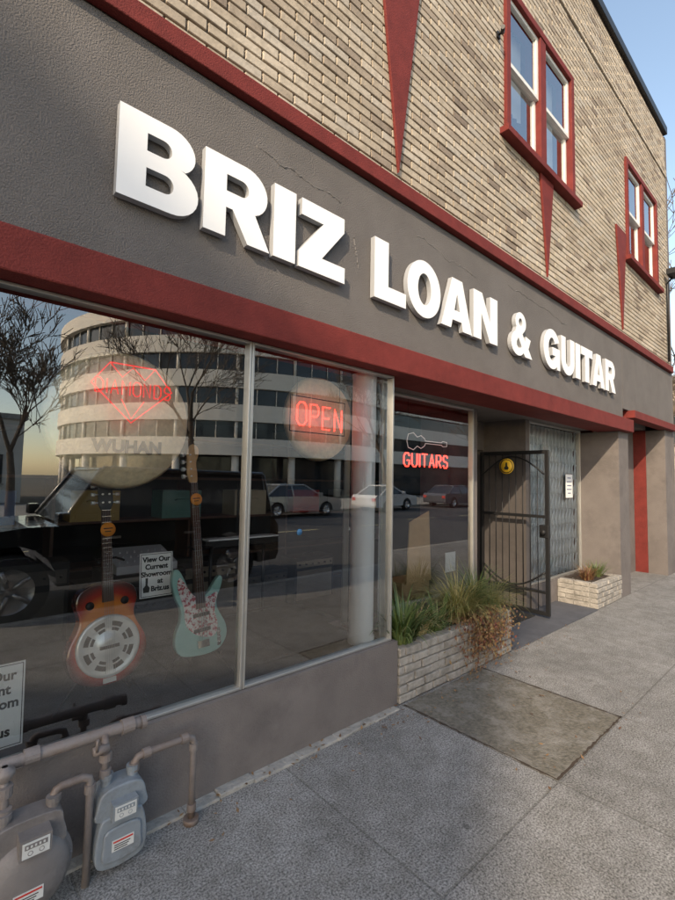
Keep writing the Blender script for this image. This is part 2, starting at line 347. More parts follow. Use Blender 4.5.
d=MB(); d.box(7.95,8.75,.86,.9,.03,2.15); d.box(8.02,8.68,.852,.86,.25,1.0); d.box(8.02,8.68,.852,.86,1.15,2.02); d.box(7.84,7.9,.5,.86,0,2.6)
d.box(9.87,9.899,.3,.5,0,2.6)
d.build('red_door',M_red,B,bevel=.006)
MB().box(XL,2.58,.0,.12,-.05,.45).build('bulkhead_wall',M_bulk,B); MB().box(2.46,2.58,.122,.62,-.05,.45).build('bulkhead_wall',M_bulk,B); MB().box(2.582,4.43,.50,.62,-.05,.45).build('bulkhead_wall',M_bulk,B); MB().box(5.72,7.40,.50,.62,-.05,.30).build('bulkhead_wall',M_bulk,B)
def shopwin(x0,x1,z0,z1,y,axis='x',fw=.026,gm=None):
    f=MB(); g=MB()
    if axis=='x':
        f.box(x0,x0+fw,y-.03,y+.03,z0,z1); f.box(x1-fw,x1,y-.03,y+.03,z0,z1); f.box(x0+fw,x1-fw,y-.03,y+.03,z0,z0+fw); f.box(x0+fw,x1-fw,y-.03,y+.03,z1-fw,z1)
        g.add([(x0+fw,y,z0+fw),(x1-fw,y,z0+fw),(x1-fw,y,z1-fw),(x0+fw,y,z1-fw)],[(0,1,2,3)])
    else:
        X=y
        f.box(X-.03,X+.03,x0,x0+fw,z0,z1); f.box(X-.03,X+.03,x1-fw,x1,z0,z1); f.box(X-.03,X+.03,x0+fw,x1-fw,z0,z0+fw); f.box(X-.03,X+.03,x0+fw,x1-fw,z1-fw,z1)
        g.add([(X,x0+fw,z0+fw),(X,x1-fw,z0+fw),(X,x1-fw,z1-fw),(X,x0+fw,z1-fw)],[(0,1,2,3)])
    W=f.build('shop_window',M_alu,B,bevel=.004); g.build('window_glass',gm or M_glass,W); return W
shopwin(-1.15,.08,.452,2.368,.06,fw=.016); shopwin(.082,1.335,.452,2.368,.06,fw=.016); shopwin(1.337,2.55,.452,2.368,.06,fw=.016)
shopwin(.10,.52,.452,2.368,2.53,'y',fw=.016,gm=M_glass3)
shopwin(2.6,4.43,.452,2.398,.55)
shopwin(5.72,7.40,.302,2.398,.55,gm=M_glass3)
MB().box(-3,-1.16,.0,.12,.452,2.366).build('wall_panel',M_bulk,B)
def upwin(x0,x1):
    fw=.085; z0,z1=WZ; f=MB(); y0,y1=-.035,.16
    f.box(x0,x0+fw,y0,y1,z0,z1); f.box(x1-fw,x1,y0,y1,z0,z1); f.box(x0+fw,x1-fw,y0,y1,z1-fw,z1); f.box(x0+fw,x1-fw,y0,y1,z0,z0+fw)
    mxx=(x0+x1)/2; f.box(mxx-.07,mxx+.07,y0+.01,y1,z0+fw,z1-fw)
    W=f.build('window',M_red,B,bevel=.006)
    MB().box(x0-.08,x1+.08,-.09,.02,z0-.07,z0-.001).build('window_sill',M_red,W,bevel=.006)
    s=MB(); g=MB(); cu=MB()
    for (q0,q1) in ((x0+fw,mxx-.07),(mxx+.07,x1-fw)):
        zm=(z0+z1)/2
        for (za,zb,yy) in ((z0+fw,zm+.02,.06),(zm-.02,z1-fw,.025)):
            t=.045
            s.box(q0,q0+t,yy-.02,yy+.018,za,zb); s.box(q1-t,q1,yy-.02,yy+.018,za,zb); s.box(q0+t,q1-t,yy-.02,yy+.018,za,za+t); s.box(q0+t,q1-t,yy-.02,yy+.018,zb-t,zb)
            g.add([(q0+t,yy,za+t),(q1-t,yy,za+t),(q1-t,yy,zb-t),(q0+t,yy,zb-t)],[(0,1,2,3)])
        n=14
        pts=[(q0+(q1-q0)*i/n,.20+.012*(-1)**i) for i in range(n+1)]
        lo=z0+(.6 if q0<mxx-.3 else .1)
        vv=[(x,y,lo) for x,y in pts]+[(x,y,z1-.05) for x,y in pts]
        cu.add(vv,[(i,i+1,i+n+2,i+n+1) for i in range(n)])
    s.build('window_sash',M_sash,W); g.build('window_glass',M_glass2,W); cu.build('curtain',M_paper,W)
for x0,x1 in WX: upwin(x0,x1)
for (cx,zt) in ((2.51,5.6),(5.06,5.045),(7.62,5.45)):
    hw=(zt-3.90)*.145
    mb=MB(); mb.prism([(cx,3.90),(cx+hw,zt),(cx-hw,zt)],-.028,-.004); mb.build('pennant_trim',M_red,B,bevel=.003)
mb=MB(); mb.box(3.98,4.03,-.02,.0,6.02,6.08); mb.tube([(4.00,-.02,6.05),(4.00,-.07,6.04)],.012); mb.tube([(4.0,-.06,6.04),(3.93,-.10,6.02)],.02,n=12)
mb.build('security_camera',M_black,B)
mb=MB(); mb.tube([(10.2,-.03,3.9),(10.2,-.03,5.4),(10.26,-.1,5.5)],.018); mb.box(10.0,10.35,-.3,-.06,5.5,5.6); mb.build('wall_lamp',M_black,B)
# ------------------------------------------------------------------ sign letters
def rrect(x0,x1,z0,z1,r):
    return [(x0,z0)]+arc(x1-r,z0+r,r,r,-90,0,6)+arc(x1-r,z1-r,r,r,0,90,6)+[(x0,z1)]
G={}
G['B']=(.88,[[(0,0)]+arc(.57,.285,.31,.285,-90,72,12)+arc(.54,.745,.29,.255,-52,90,12)+[(0,1)], rrect(.29,.59,.20,.41,.10), rrect(.29,.56,.60,.80,.10)])
G['R']=(.93,[[(0,0),(.29,0),(.29,.37),(.38,.37),(.60,0),(.93,0),(.70,.42)]+arc(.55,.69,.33,.31,-50,90,12)+[(0,1)], rrect(.29,.60,.58,.79,.10)])
G['I']=(.31,[[(0,0),(.31,0),(.31,1),(0,1)]])
G['Z']=(.83,[[(0,0),(.83,0),(.83,.24),(.40,.24),(.81,.78),(.81,1),(.04,1),(.04,.76),(.42,.76),(0,.22)]])
G['L']=(.73,[[(0,0),(.73,0),(.73,.25),(.31,.25),(.31,1),(0,1)]])
G['O']=(.96,[arc(.48,.5,.48,.52,0,352,44),arc(.48,.5,.19,.29,0,350,30)])
G['A']=(1.02,[[(0,0),(.31,0),(.36,.17),(.66,.17),(.71,0),(1.02,0),(.68,1),(.34,1)],[(.42,.37),(.60,.37),(.51,.71)]])
G['N']=(.88,[[(0,0),(.28,0),(.28,.56),(.59,0),(.88,0),(.88,1),(.60,1),(.60,.44),(.30,1),(0,1)]])
G['G']=(.95,[arc(.48,.5,.48,.52,28,305,30)+[(.765,.105),(.79,0),(.95,0),(.95,.56),(.50,.56),(.50,.35),(.67,.35)]+arc(.48,.5,.20,.30,-42,-322,24)+[(.63,.66)]])
G['U']=(.88,[[(0,1)]+arc(.44,.38,.44,.40,180,360,20)+[(.88,1),(.59,1)]+arc(.44,.38,.15,.16,360,180,14)+[(.29,1)]])
G['T']=(.84,[[(0,1),(0,.76),(.27,.76),(.27,0),(.57,0),(.57,.76),(.84,.76),(.84,1)]])
G['&']=(1.0,[[(1.0,0),(.66,0),(.58,.08)]+arc(.33,.27,.33,.29,-58,-245,16)+arc(.45,.78,.25,.24,215,-42,18)+[(.53,.52),(.65,.37),(.70,.50),(.93,.45),(.82,.22)],
     arc(.44,.79,.085,.09,0,340,12),[(.34,.41),(.49,.22),(.43,.17),(.34,.16),(.27,.21),(.26,.30)]])
SG=thing('shop_sign','white raised block letters reading BRIZ LOAN & GUITAR','sign',(3.8,-.01,2.87))
def letter(ch,x0,x1,z0=2.865,z1=3.295):
    w_,sp=G[ch]; ext=.020
    vs_,fs_=poly_mesh(sp,ext)
    sx=(x1-x0)/w_; sz=z1-z0
    mb=MB(); mb.add([(x0+v.x*sx,-.030-v.z,z0+v.y*sz) for v in vs_],fs_)
    ob=mb.build('letter',[M_white,M_lside],SG,(3.8,-.01,2.87))
    for pl in ob.data.polygons:
        if abs(pl.normal.y)<.5: pl.material_index=1
    ob['label']='white block letter '+ch if ch!='&' else 'white block ampersand'
    return ob
for ch,x0,x1 in (('B',.560,.945),('R',.975,1.375),('I',1.40,1.555),('Z',1.580,1.955),('L',2.235,2.575),('O',2.59,3.005),('A',3.015,3.465),('N',3.49,3.90),('&',4.16,4.60)):
    letter(ch,x0,x1)
x=4.87
for ch,ww in (('G',.42),('U',.375),('I',.142),('T',.37),('A',.43),('R',.395)):
    letter(ch,x,x+ww); x+=ww+.036+(.0 if ch!='T' else -.04)
# ------------------------------------------------------------------ neon
STK={'O':[[(0,.2),(0,.8),(.2,1),(.5,1),(.7,.8),(.7,.2),(.5,0),(.2,0),(0,.2)]],'P':[[(0,0),(0,1),(.5,1),(.65,.85),(.65,.6),(.5,.47),(0,.47)]],
'E':[[(.6,0),(0,0),(0,1),(.6,1)],[(0,.5),(.5,.5)]],'N':[[(0,0),(0,1),(.6,0),(.6,1)]],'G':[[(.65,.8),(.5,1),(.2,1),(0,.8),(0,.2),(.2,0),(.5,0),(.65,.2),(.65,.45),(.38,.45)]],
'U':[[(0,1),(0,.2),(.2,0),(.45,0),(.65,.2),(.65,1)]],'I':[[(0,0),(0,1)]],'T':[[(0,1),(.65,1)],[(.32,1),(.32,0)]],'A':[[(0,0),(.33,1),(.66,0)],[(.12,.35),(.54,.35)]],
'R':[[(0,0),(0,1),(.45,1),(.62,.85),(.62,.62),(.45,.48),(0,.48)],[(.3,.48),(.62,0)]],'S':[[(.6,.82),(.45,1),(.15,1),(0,.82),(0,.65),(.15,.52),(.45,.48),(.6,.35),(.6,.18),(.45,0),(.15,0),(0,.18)]],
'D':[[(0,0),(0,1),(.4,1),(.65,.75),(.65,.25),(.4,0),(0,0)]],'M':[[(0,0),(0,1),(.35,.4),(.7,1),(.7,0)]]}
def neon_word(mb,s,x0,x1,z0,z1,y,r,slant=0,dz=0):
    adv=[(0 if c=='I' else .65)+.33 for c in s]; tot=sum(adv)-.33; k=(x1-x0)/tot; x=0
    for c,a_ in zip(s,adv):
        for st in STK[c]:
            pts=[(x0+(x+q[0])*k+slant*q[1]*(z1-z0),y,z0+q[1]*(z1-z0)+dz*x) for q in st]
            mb.tube(pts,r,n=6)
        x+=a_
N1=thing('neon_sign','red neon sign reading OPEN hanging in the shop window','neon sign',(1.94,.16,2.0))
mb=MB(); neon_word(mb,'OPEN',1.74,2.13,1.94,2.09,.14,.005,dz=-.006); mb.build('neon_tube',M_neon,N1,(1.94,.16,2.0))
mb=MB(); mb.tube([(1.70,.16,1.90),(1.70,.16,2.13),(2.17,.16,2.13),(2.17,.16,1.90),(1.70,.16,1.90)],.004,n=5)
for xx in (1.75,2.12): mb.tube([(xx,.16,2.13),(xx,.16,2.55)],.002,n=4)
mb.build('hanging_frame',M_black,N1,(1.94,.16,2.0))
N2=thing('neon_sign','red neon GUITARS lettering under a pale neon guitar outline','neon sign',(3.76,.68,1.8))
mb=MB(); neon_word(mb,'GUITARS',3.42,4.14,1.735,1.865,.66,.0075); mb.build('neon_tube',M_neon,N2,(3.76,.68,1.8))
mb=MB(); mb.tube([(3.46,.66,1.98),(3.48,.66,2.05),(3.56,.66,2.07),(3.62,.66,2.03),(3.68,.66,2.05),(3.74,.66,2.02),(3.75,.66,2.0),(4.02,.66,2.0),(4.05,.66,2.015),(4.12,.66,2.01),(4.12,.66,1.965),(4.05,.66,1.96),(4.02,.66,1.975),(3.75,.66,1.975),(3.74,.66,1.95),(3.68,.66,1.92),(3.62,.66,1.94),(3.56,.66,1.90),(3.48,.66,1.92),(3.46,.66,1.98)],.004,n=6)
mb.build('neon_outline',M_neon3,N2,(3.76,.68,1.8))
mb=MB()
for xx in (3.5,4.08): mb.tube([(xx,.68,1.72),(xx,.68,2.5)],.002,n=4)
mb.build('hanging_frame',M_black,N2,(3.76,.68,1.8))
N3=thing('neon_sign','dim red neon diamond sign hanging in front of a gong','neon sign',(.75,.2,2.0))
mb=MB()
mb.tube([(.56,.2,2.04),(.64,.2,2.15),(.86,.2,2.15),(.95,.2,2.04),(.75,.2,1.86),(.56,.2,2.04)],.004,n=6)
mb.tube([(.64,.2,2.15),(.70,.2,2.085),(.75,.2,2.14),(.81,.2,2.085),(.86,.2,2.15)],.003,n=6); mb.tube([(.70,.2,1.975),(.75,.2,1.88),(.81,.2,1.975)],.003,n=6)
neon_word(mb,'DIAMONDS',.575,.94,1.995,2.065,.185,.0035)
mb.build('neon_tube',M_neon2,N3,(.75,.2,2.0))
mb=MB(); mb.tube([(.65,.2,2.15),(.65,.2,2.5)],.002,n=4); mb.tube([(.86,.2,2.15),(.86,.2,2.5)],.002,n=4); mb.build('hanging_frame',M_black,N3,(.75,.2,2.0))
m=MB(); m.lathe((1.72,.058,1.27),(0,-1,0),[(0,.020),(.001,.020),(.001,0)],n=24); m.build('window_sticker',mat('blue_sticker',(.04,.14,.28),.5),B)
# ------------------------------------------------------------------ gongs
M_gong=mat('hammered_brass',(.90,.74,.48),.5,.03,var=.16,vs=30,bump=.5,bs=45,dirt=(.72,.57,.36),ds=4)
def gong(x,y,z,r,label,txt=None):
    e=thing('gong',label,'gong',(x,y,z))
    mb=MB(); mb.lathe((x,y,z),(0,-1,0),[(0,.001),(.0,r*.16),(.012,r*.18),(.012,r*.3),(.004,r*.55),(-.004,r*.92),(-.03,r*.97),(-.06,r),(-.062,r*.985),(-.034,r*.955),(-.010,r*.90),(-.004,.001)],n=56)
    mb.build('gong_disc',M_gong,e,(x,y,z))
    mb=MB()
    for s_ in (-1,1): mb.tube([(x+s_*r*.3,y+.02,z+r*.93),(x+s_*r*.3,y+.02,2.9)],.003,n=5)
    mb.build('cord',M_black,e,(x,y,z))
    if txt:
        mb=MB(); text(mb,txt,x+.02,z-r*.47,y-.016,.062,ext=.001,bold=.004)
        mb.build('lettering',M_ink,e,(x,y,z))
gong(.735,.25,1.88,.355,'large hammered brass gong hanging in the shop window','WUHAN')
gong(2.05,.25,2.02,.30,'smaller brass gong hanging behind the open sign')
# ------------------------------------------------------------------ guitars
def catmull(pts,n=6):
    out=[];k=len(pts)
    for i in range(k):
        p0,p1,p2,p3=[Vector((*pts[(i+j-1)%k],0)) for j in range(4)]
        for t in [q/n for q in range(n)]:
            v=.5*((2*p1)+(-p0+p2)*t+(2*p0-5*p1+4*p2-p3)*t*t+(-p0+3*p1-3*p2+p3)*t**3); out.append((v.x,v.y))
    return out
def burst(name,c0,c1,c2,r0,r1):
    m=D.materials.new(name); m.use_nodes=True; nt=m.node_tree; b=nt.nodes['Principled BSDF']; L=nt.links.new
    b.inputs['Roughness'].default_value=.18; b.inputs['Coat Weight'].default_value=.6
    tc=nd(nt,'ShaderNodeTexCoord'); mp=nd(nt,'ShaderNodeMapping'); mp.inputs['Location'].default_value=(0,0,-.24); mp.inputs['Scale'].default_value=(1.25,1,1)
    ln=nd(nt,'ShaderNodeVectorMath',operation='LENGTH'); cr=nd(nt,'ShaderNodeValToRGB'); e=cr.color_ramp.elements
    e[0].position=r0; e[0].color=(*c0,1); e[1].position=r1; e[1].color=(*c2,1); k=e.new((r0+r1)/2); k.color=(*c1,1)
    L(tc.outputs['Object'],mp.inputs[0]); L(mp.outputs[0],ln.inputs[0]); L(ln.outputs['Value'],cr.inputs[0]); L(cr.outputs[0],b.inputs['Base Color']); return m
M_burst=burst('red_sunburst',(.80,.26,.04),(.45,.028,.014),(.07,.008,.006),.16,.255)
M_surf=mat('surf_green_lacquer',(.36,.62,.56),.2,var=.03,coat=.5)
M_rose=mat('rosewood',(.09,.045,.03),.45,var=.3,vs=20)
M_maple=mat('maple',(.52,.30,.12),.35,var=.12,vs=15)
M_guard=mat('floral_guard',(.85,.80,.76),.35,var=.05,dirt=(.50,.06,.08),ds=42,dl=.50,dh=.54)
M_orange=mat('orange_tag',(.85,.30,.03),.6)
def guitar(kind,x,z,y,label,lean=10,tilt=0):
    e=thing('guitar' if kind=='reso' else 'bass_guitar',label,'guitar' if kind=='reso' else 'bass guitar',(x,y,z))
    e.rotation_euler=(R_(-lean),R_(tilt),0)
    if kind=='reso':
        half=[(.0,.0),(.075,.008),(.15,.05),(.185,.13),(.178,.205),(.138,.285),(.128,.335),(.145,.40),(.13,.455),(.075,.487),(0,.492)]
        pl=half[:-1]+[(0,.492)]+[(-a_,b_) for a_,b_ in half[1:-1][::-1]]
        MB().prism(catmull(pl,5),-.045,.045).build('body',M_burst,e,bevel=.008)
        m=MB(); m.lathe((0,-.046,.185),(0,-1,0),[(0,.150),(.007,.148),(.009,.134),(.006,.128),(.006,.062),(.014,.05),(.016,.02),(.017,.0)],n=48)
        m.box(-.03,.03,-.053,-.046,.012,.034)
        m.build('cover_plate',M_disc,e)
        m=MB()
        for k in range(8):
            an=22.5+k*45
            for (q0,q1,w0) in ((.074,.088,12),(.096,.118,13)):
                m.prism([(c_[0],c_[1]) for c_ in arc(0,.185,q1,q1,an-w0,an+w0,6)+arc(0,.185,q0,q0,an+w0,an-w0,6)],-.0535,-.0515)
        for s_ in (-1,1): m.lathe((s_*.082,-.045,.392),(0,-1,0),[(0,.020),(.0025,.020),(.0025,0)],n=20)
        m.box(-.045,.045,-.068,-.06,.175,.19)
        m.build('sound_hole',M_black,e)
        nb,nt_,hl=.40,.86,.17
        wide=.022
    else:
        pl=[(-.02,0),(.06,.0),(.12,.02),(.16,.075),(.158,.14),(.13,.20),(.108,.25),(.112,.30),(.140,.355),(.155,.405),(.135,.425),(.10,.395),(.06,.345),(.02,.325),(-.03,.33),(-.062,.375),(-.088,.44),(-.118,.495),(-.150,.49),(-.160,.42),(-.145,.34),(-.120,.275),(-.126,.21),(-.155,.145),(-.16,.075),(-.12,.02)]
        MB().prism(catmull([(a_*.98,b_) for a_,b_ in pl],5),-.02,.02).build('body',M_surf,e,bevel=.008,seg=3)
        pg=[(.02,.32),(-.04,.34),(-.09,.42),(-.115,.45),(-.13,.40),(-.10,.28),(-.09,.18),(-.02,.11),(.07,.09),(.10,.15),(.085,.24),(.11,.33),(.06,.32)]
        MB().prism(catmull(pg,4),-.024,-.0205).build('pickguard',M_guard,e)
        m=MB(); m.box(-.05,.05,-.034,-.0245,.13,.15); m.box(-.05,.05,-.034,-.0245,.215,.235); m.build('pickup',M_black,e,bevel=.003)
        m=MB(); m.box(-.035,.035,-.04,-.021,.045,.085); m.box(.09,.11,-.026,-.0242,.03,.13)
        for zz in (.05,.08,.11): m.lathe((.10,-.026,zz),(0,-1,0),[(0,.010),(.012,.009),(.012,0)],n=12)
        m.build('bridge',M_chrome,e)
        nb,nt_,hl=.26,.99,.19; wide=.024
    m=MB(); yb=-.058 if kind=='reso' else -.03
    m.add([(-wide-.005,yb,nb),(wide+.005,yb,nb),(wide-.003,yb,nt_),(-wide+.003,yb,nt_),(-wide-.005,yb+.03,nb),(wide+.005,yb+.03,nb),(wide-.003,yb+.022,nt_),(-wide+.003,yb+.022,nt_)],[(0,1,2,3),(7,6,5,4),(1,5,6,2),(0,3,7,4),(3,2,6,7),(0,4,5,1)])
    N=m.build('neck',M_rose,e)
    m=MB()
    L0=nt_-nb
    for k in range(20):
        zz=nt_-(L0*1.25)*(1-2**(-k/12))
        if zz>nb+.01: m.box(-wide,wide,yb-.0022,yb-.0002,zz-.001,zz+.001)
    for zz in (.33,.48,.60,.70):
        q=nt_-L0*zz*1.0; m.lathe((0,yb-.0005,q),(0,-1,0),[(0,.004),(.001,0.004),(.001,0)],n=8)
    m.build('fret',M_chrome,N)
    m=MB(); y0=yb+.004; y1=yb+.02
    if kind=='reso': hp=[(-.022,nt_),(.022,nt_),(.036,nt_+.035),(.033,nt_+.16),(.012,nt_+hl),(-.012,nt_+hl),(-.033,nt_+.16),(-.036,nt_+.035)]
    else: hp=catmull([(-.020,nt_),(.020,nt_),(.026,nt_+.05),(.022,nt_+.12),(.040,nt_+.17),(.038,nt_+.215),(.005,nt_+.235),(-.028,nt_+.20),(-.038,nt_+.10),(-.036,nt_+.04)],3)
    m.prism(hp,y0,y1); H=m.build('headstock',M_black if kind=='reso' else M_maple,e,bevel=.003)
    m=MB()
    for k in range(3 if kind=='reso' else 4):
        zz=nt_+.04+k*.043
        for s_ in ((-1,1) if kind=='reso' else (-1,)):
            r_=.009 if kind=='reso' else .013
            m.tube([(s_*.03,yb+.012,zz),(s_*.056,yb+.012,zz)],.0035,n=6); m.tube([(s_*.05,yb+.012,zz),(s_*.068,yb+.012,zz)],r_,n=8); m.tube([(s_*.016,yb+.012,zz),(s_*.016,yb-.008,zz)],.005,n=6)
    m.build('tuner',M_disc,H)
    m=MB(); ns=6 if kind=='reso' else 4
    for k in range(ns):
        xx=(-.5+k/(ns-1))*.034; m.tube([(xx*1.3,yb-.012 if kind!='reso' else -.072,.06 if kind=='reso' else .09),(xx,yb-.004,nt_)],.0007 if kind=='reso' else .0013,n=4)
    m.build('strings',M_bolt,e)
    m=MB(); m.lathe((.004,yb-.008,nt_-.10),(0,-1,0),[(0,.036),(.001,.036),(.001,0)],n=24); tg=m.build('price_tag',M_orange,e)
    m=MB(); m.box(-.018,.026,yb-.0106,yb-.0095,nt_-.097,nt_-.092); m.box(-.012,.018,yb-.0106,yb-.0095,nt_-.112,nt_-.107); m.build('tag_print',M_ink,tg)
guitar('reso',.735,.555,.33,'red sunburst resonator guitar with chrome cover plate on a stand',lean=7,tilt=-2)
guitar('bass',1.24,.575,.33,'pale green electric bass with floral pickguard on a stand',lean=7,tilt=-2.5)
def stand(x,y,z,zb):
    m=MB()
    for an in (200,320,90): m.tube([(x,y+.10,z+.28),(x+.24*math.cos(R_(an)),y+.08+.22*math.sin(R_(an)),z+.006)],.006,n=8)
    m.tube([(x,y+.10,z+.2),(x,y+.13,zb+.62)],.008,n=8)
    for s_ in (-1,1): m.tube([(x,y+.1,zb+.05),(x+s_*.08,y+.05,zb-.02),(x+s_*.09,y-.08,zb-.022),(x+s_*.09,y-.085,zb+.02)],.006,n=8)
    m.tube([(x-.06,y-.0,zb+.6),(x-.05,y+.1,zb+.6),(x+.05,y+.1,zb+.6),(x+.06,y,zb+.6)],.006,n=6)
    return m.build('guitar_stand',M_black,None,(x,y,z))
top(stand(.735,.35,.44,.555),'black tubular stand holding the resonator guitar','guitar stand','guitar stands')
top(stand(1.24,.35,.44,.575),'black tubular stand holding the green bass','guitar stand','guitar stands')
# ------------------------------------------------------------------ paper signs
def paper_sign(x,z,y,w_,h_,lines,label,rx=-6,gl=True):
    e=thing('paper_sign',label,'sign',(x,y,z)); e.rotation_euler=(R_(rx),0,0)
    MB().box(-w_/2,w_/2,-.002,.004,0,h_).build('card',M_paper,e)
    m=MB(); m.box(-w_/2+.006,w_/2-.006,-.0032,-.0022,.006,.009); m.box(-w_/2+.006,w_/2-.006,-.0032,-.0022,h_-.009,h_-.006); m.box(-w_/2+.006,-w_/2+.009,-.0032,-.0022,.009,h_-.009); m.box(w_/2-.009,w_/2-.006,-.0032,-.0022,.009,h_-.009)
    n=len(lines); th_=h_*.12
    for i,l in enumerate(lines):
        last=i>=n-2
        text(m,l,(0.02 if last and gl else 0),h_*.80-i*h_*.165,-.003,th_*.95 if len(l)<10 else th_*.80,ext=.0006,bold=.0016)
    if gl:
        gx=-w_*.30
        m.prism([(gx-.018,.03),(gx+.014,.03),(gx+.018,.055),(gx+.006,.07),(gx+.008,.11),(gx-.006,.11),(gx-.006,.07),(gx-.02,.055)],-.0034,-.0024)
    m.build('lettering',M_ink,e)
    return e
LN=['View Our','Current','Showroom','at','Briz.us']
paper_sign(1.03,.90,.50,.19,.25,LN,'white card advertising the current showroom, standing on a black amplifier')
m=MB(); m.box(.90,1.17,.54,.80,.441,.90,0); m.box(.92,1.15,.535,.54,.47,.80,1); m.box(.90,1.17,.53,.54,.82,.88,1)
for i in range(5): m.lathe((.94+i*.045,.53,.85),(0,-1,0),[(0,.011),(.012,.010),(.012,0)],n=10,mi=1)
top(m.build('guitar_amplifier',[M_black,M_rubber,M_chrome],None,(1.03,.7,.44),bevel=.006),'small black guitar amplifier standing on the display platform','amplifier','amplifiers')
paper_sign(.225,.475,.14,.27,.33,LN,'white showroom card leaning behind the lower glass')
m=MB(); m.box(4.02,4.2,.60,.604,.66,.86); top(m.build('paper_notice',M_paper,None,(4.1,.6,.66)),'small white paper notice leaning inside the window','notice')
M_card=mat('cardboard',(.66,.44,.23),.85,var=.12)
m=MB(); m.prism([(3.40,.62),(3.78,.62),(3.74,1.30),(3.44,1.20)],.60,.61); m.box(3.38,3.80,.64,.88,.45,.63); top(m.build('cardboard_box',M_card,None,(3.6,.8,.45)),'brown cardboard box with open flap inside the window','box')
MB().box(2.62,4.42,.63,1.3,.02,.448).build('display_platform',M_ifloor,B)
m=MB(); m.lathe((2.38,.175,.44),(0,0,1),[(0,.095),(.05,.095),(.06,.088),(1.9,.088),(1.92,.095),(2.0,.095)],n=24); m.build('column',M_whitep,B)
M_tweed=mat('tweed_grille',(.22,.19,.14),.9)
def amp(x,y,w_,h_,z0=.05,lab='black guitar amplifier with grille cloth inside the shop',gm=None):
    m=MB(); m.box(x,x+w_,y,y+.3,z0,z0+h_,0); m.box(x+.03,x+w_-.03,y-.006,y,z0+.04,z0+h_*.74,1); m.box(x+.02,x+w_-.02,y-.01,y,z0+h_*.8,z0+h_*.93,1)
    for i in range(6): m.lathe((x+.06+i*(w_-.12)/5,y-.01,z0+h_*.865),(0,-1,0),[(0,.012),(.014,.011),(.014,0)],n=10,mi=0)
    m.tube([(x+w_*.35,y+.15,z0+h_),(x+w_*.38,y+.15,z0+h_+.03),(x+w_*.62,y+.15,z0+h_+.03),(x+w_*.65,y+.15,z0+h_)],.01,n=6)
    top(m.build('guitar_amplifier',[M_black,gm or D.materials.get('grille') or mat('grille',(.06,.055,.05),.9)],None,(x,y,z0),bevel=.008),lab,'amplifier','amplifiers')
amp(1.75,1.9,.6,.75,gm=M_tweed,lab='black guitar amplifier with tan grille cloth inside the shop'); amp(2.45,2.0,.6,.55); amp(.2,2.0,.7,.85); amp(3.3,2.2,.6,.6,gm=M_tweed,lab='black guitar amplifier with tan grille cloth inside the shop'); amp(1.0,2.2,.6,.6)
M_woodd=mat('dark_wood',(.09,.045,.027),.5,var=.3)
m=MB()
for zz in (.05,.55,1.05,1.55,2.05): m.box(-2,6,3.4,3.8,zz,zz+.03)
for xx in (-2,-.5,1,2.5,4.0,5.97): m.box(xx,xx+.03,3.4,3.8,.08,2.3)
top(m.build('shelf',M_woodd,None,(1,3.6,.05)),'long dark wooden shelf along the back wall','shelf')
cl=[(.4,.03,.03),(.03,.12,.35),(.4,.28,.08),(.08,.25,.25),(.45,.40,.30),(.35,.03,.03),(.3,.3,.3)]
for i in range(7):
    mc=mat('case_colour_%d'%i,cl[i],.5); x=-.8+i*.98
    m=MB(); m.box(x,x+.5,3.35,3.7,1.082,1.42); m.tube([(x+.15,3.33,1.30),(x+.18,3.31,1.32),(x+.32,3.31,1.32),(x+.35,3.33,1.30)],.01,n=6); m.box(x+.05,x+.45,3.34,3.35,1.12,1.16)
    top(m.build('instrument_case',mc,None,(x,3.5,1.08),bevel=.02),'coloured instrument case sitting on the back shelf','case','instrument cases')
m=MB(); m.box(1.62,2.3,1.1,1.35,1.05,1.10); m.box(1.64,2.28,1.09,1.2,1.101,1.112,1)
for s_ in (1.75,2.25): m.tube([(s_,1.27,.44),(s_,1.27,1.05)],.014)
m.tube([(1.6,1.27,.455),(2.4,1.27,.455)],.014); m.tube([(2.0,1.3,1.10),(2.0,1.3,1.55)],.01)
top(m.build('electric_piano',[M_black,M_paper],None,(2,1.27,.44)),'black electric piano on a stand inside the window','piano')
m=MB(); m.add([(.95,.98,1.0),(1.35,.98,1.0),(1.35,1.3,1.08),(.95,1.3,1.08),(.95,.98,.95),(1.35,.98,.95),(1.35,1.3,.95),(.95,1.3,.95)],[(0,1,2,3),(4,7,6,5),(0,4,5,1),(1,5,6,2),(2,6,7,3),(3,7,4,0)])
m.box(.9,1.4,.95,1.35,.44,.95,1)
for i in range(8):
    for j in range(3): m.lathe((.98+i*.048,1.03+j*.08,1.013+j*.02),(0,0,1),[(0,.006),(.014,.005),(.014,0)],n=8,mi=0)
top(m.build('audio_mixer',[mat('mixer_grey',(.45,.45,.45),.5),M_black],None,(1.15,1.1,.44)),'pale audio mixing desk on a black stand','mixer')
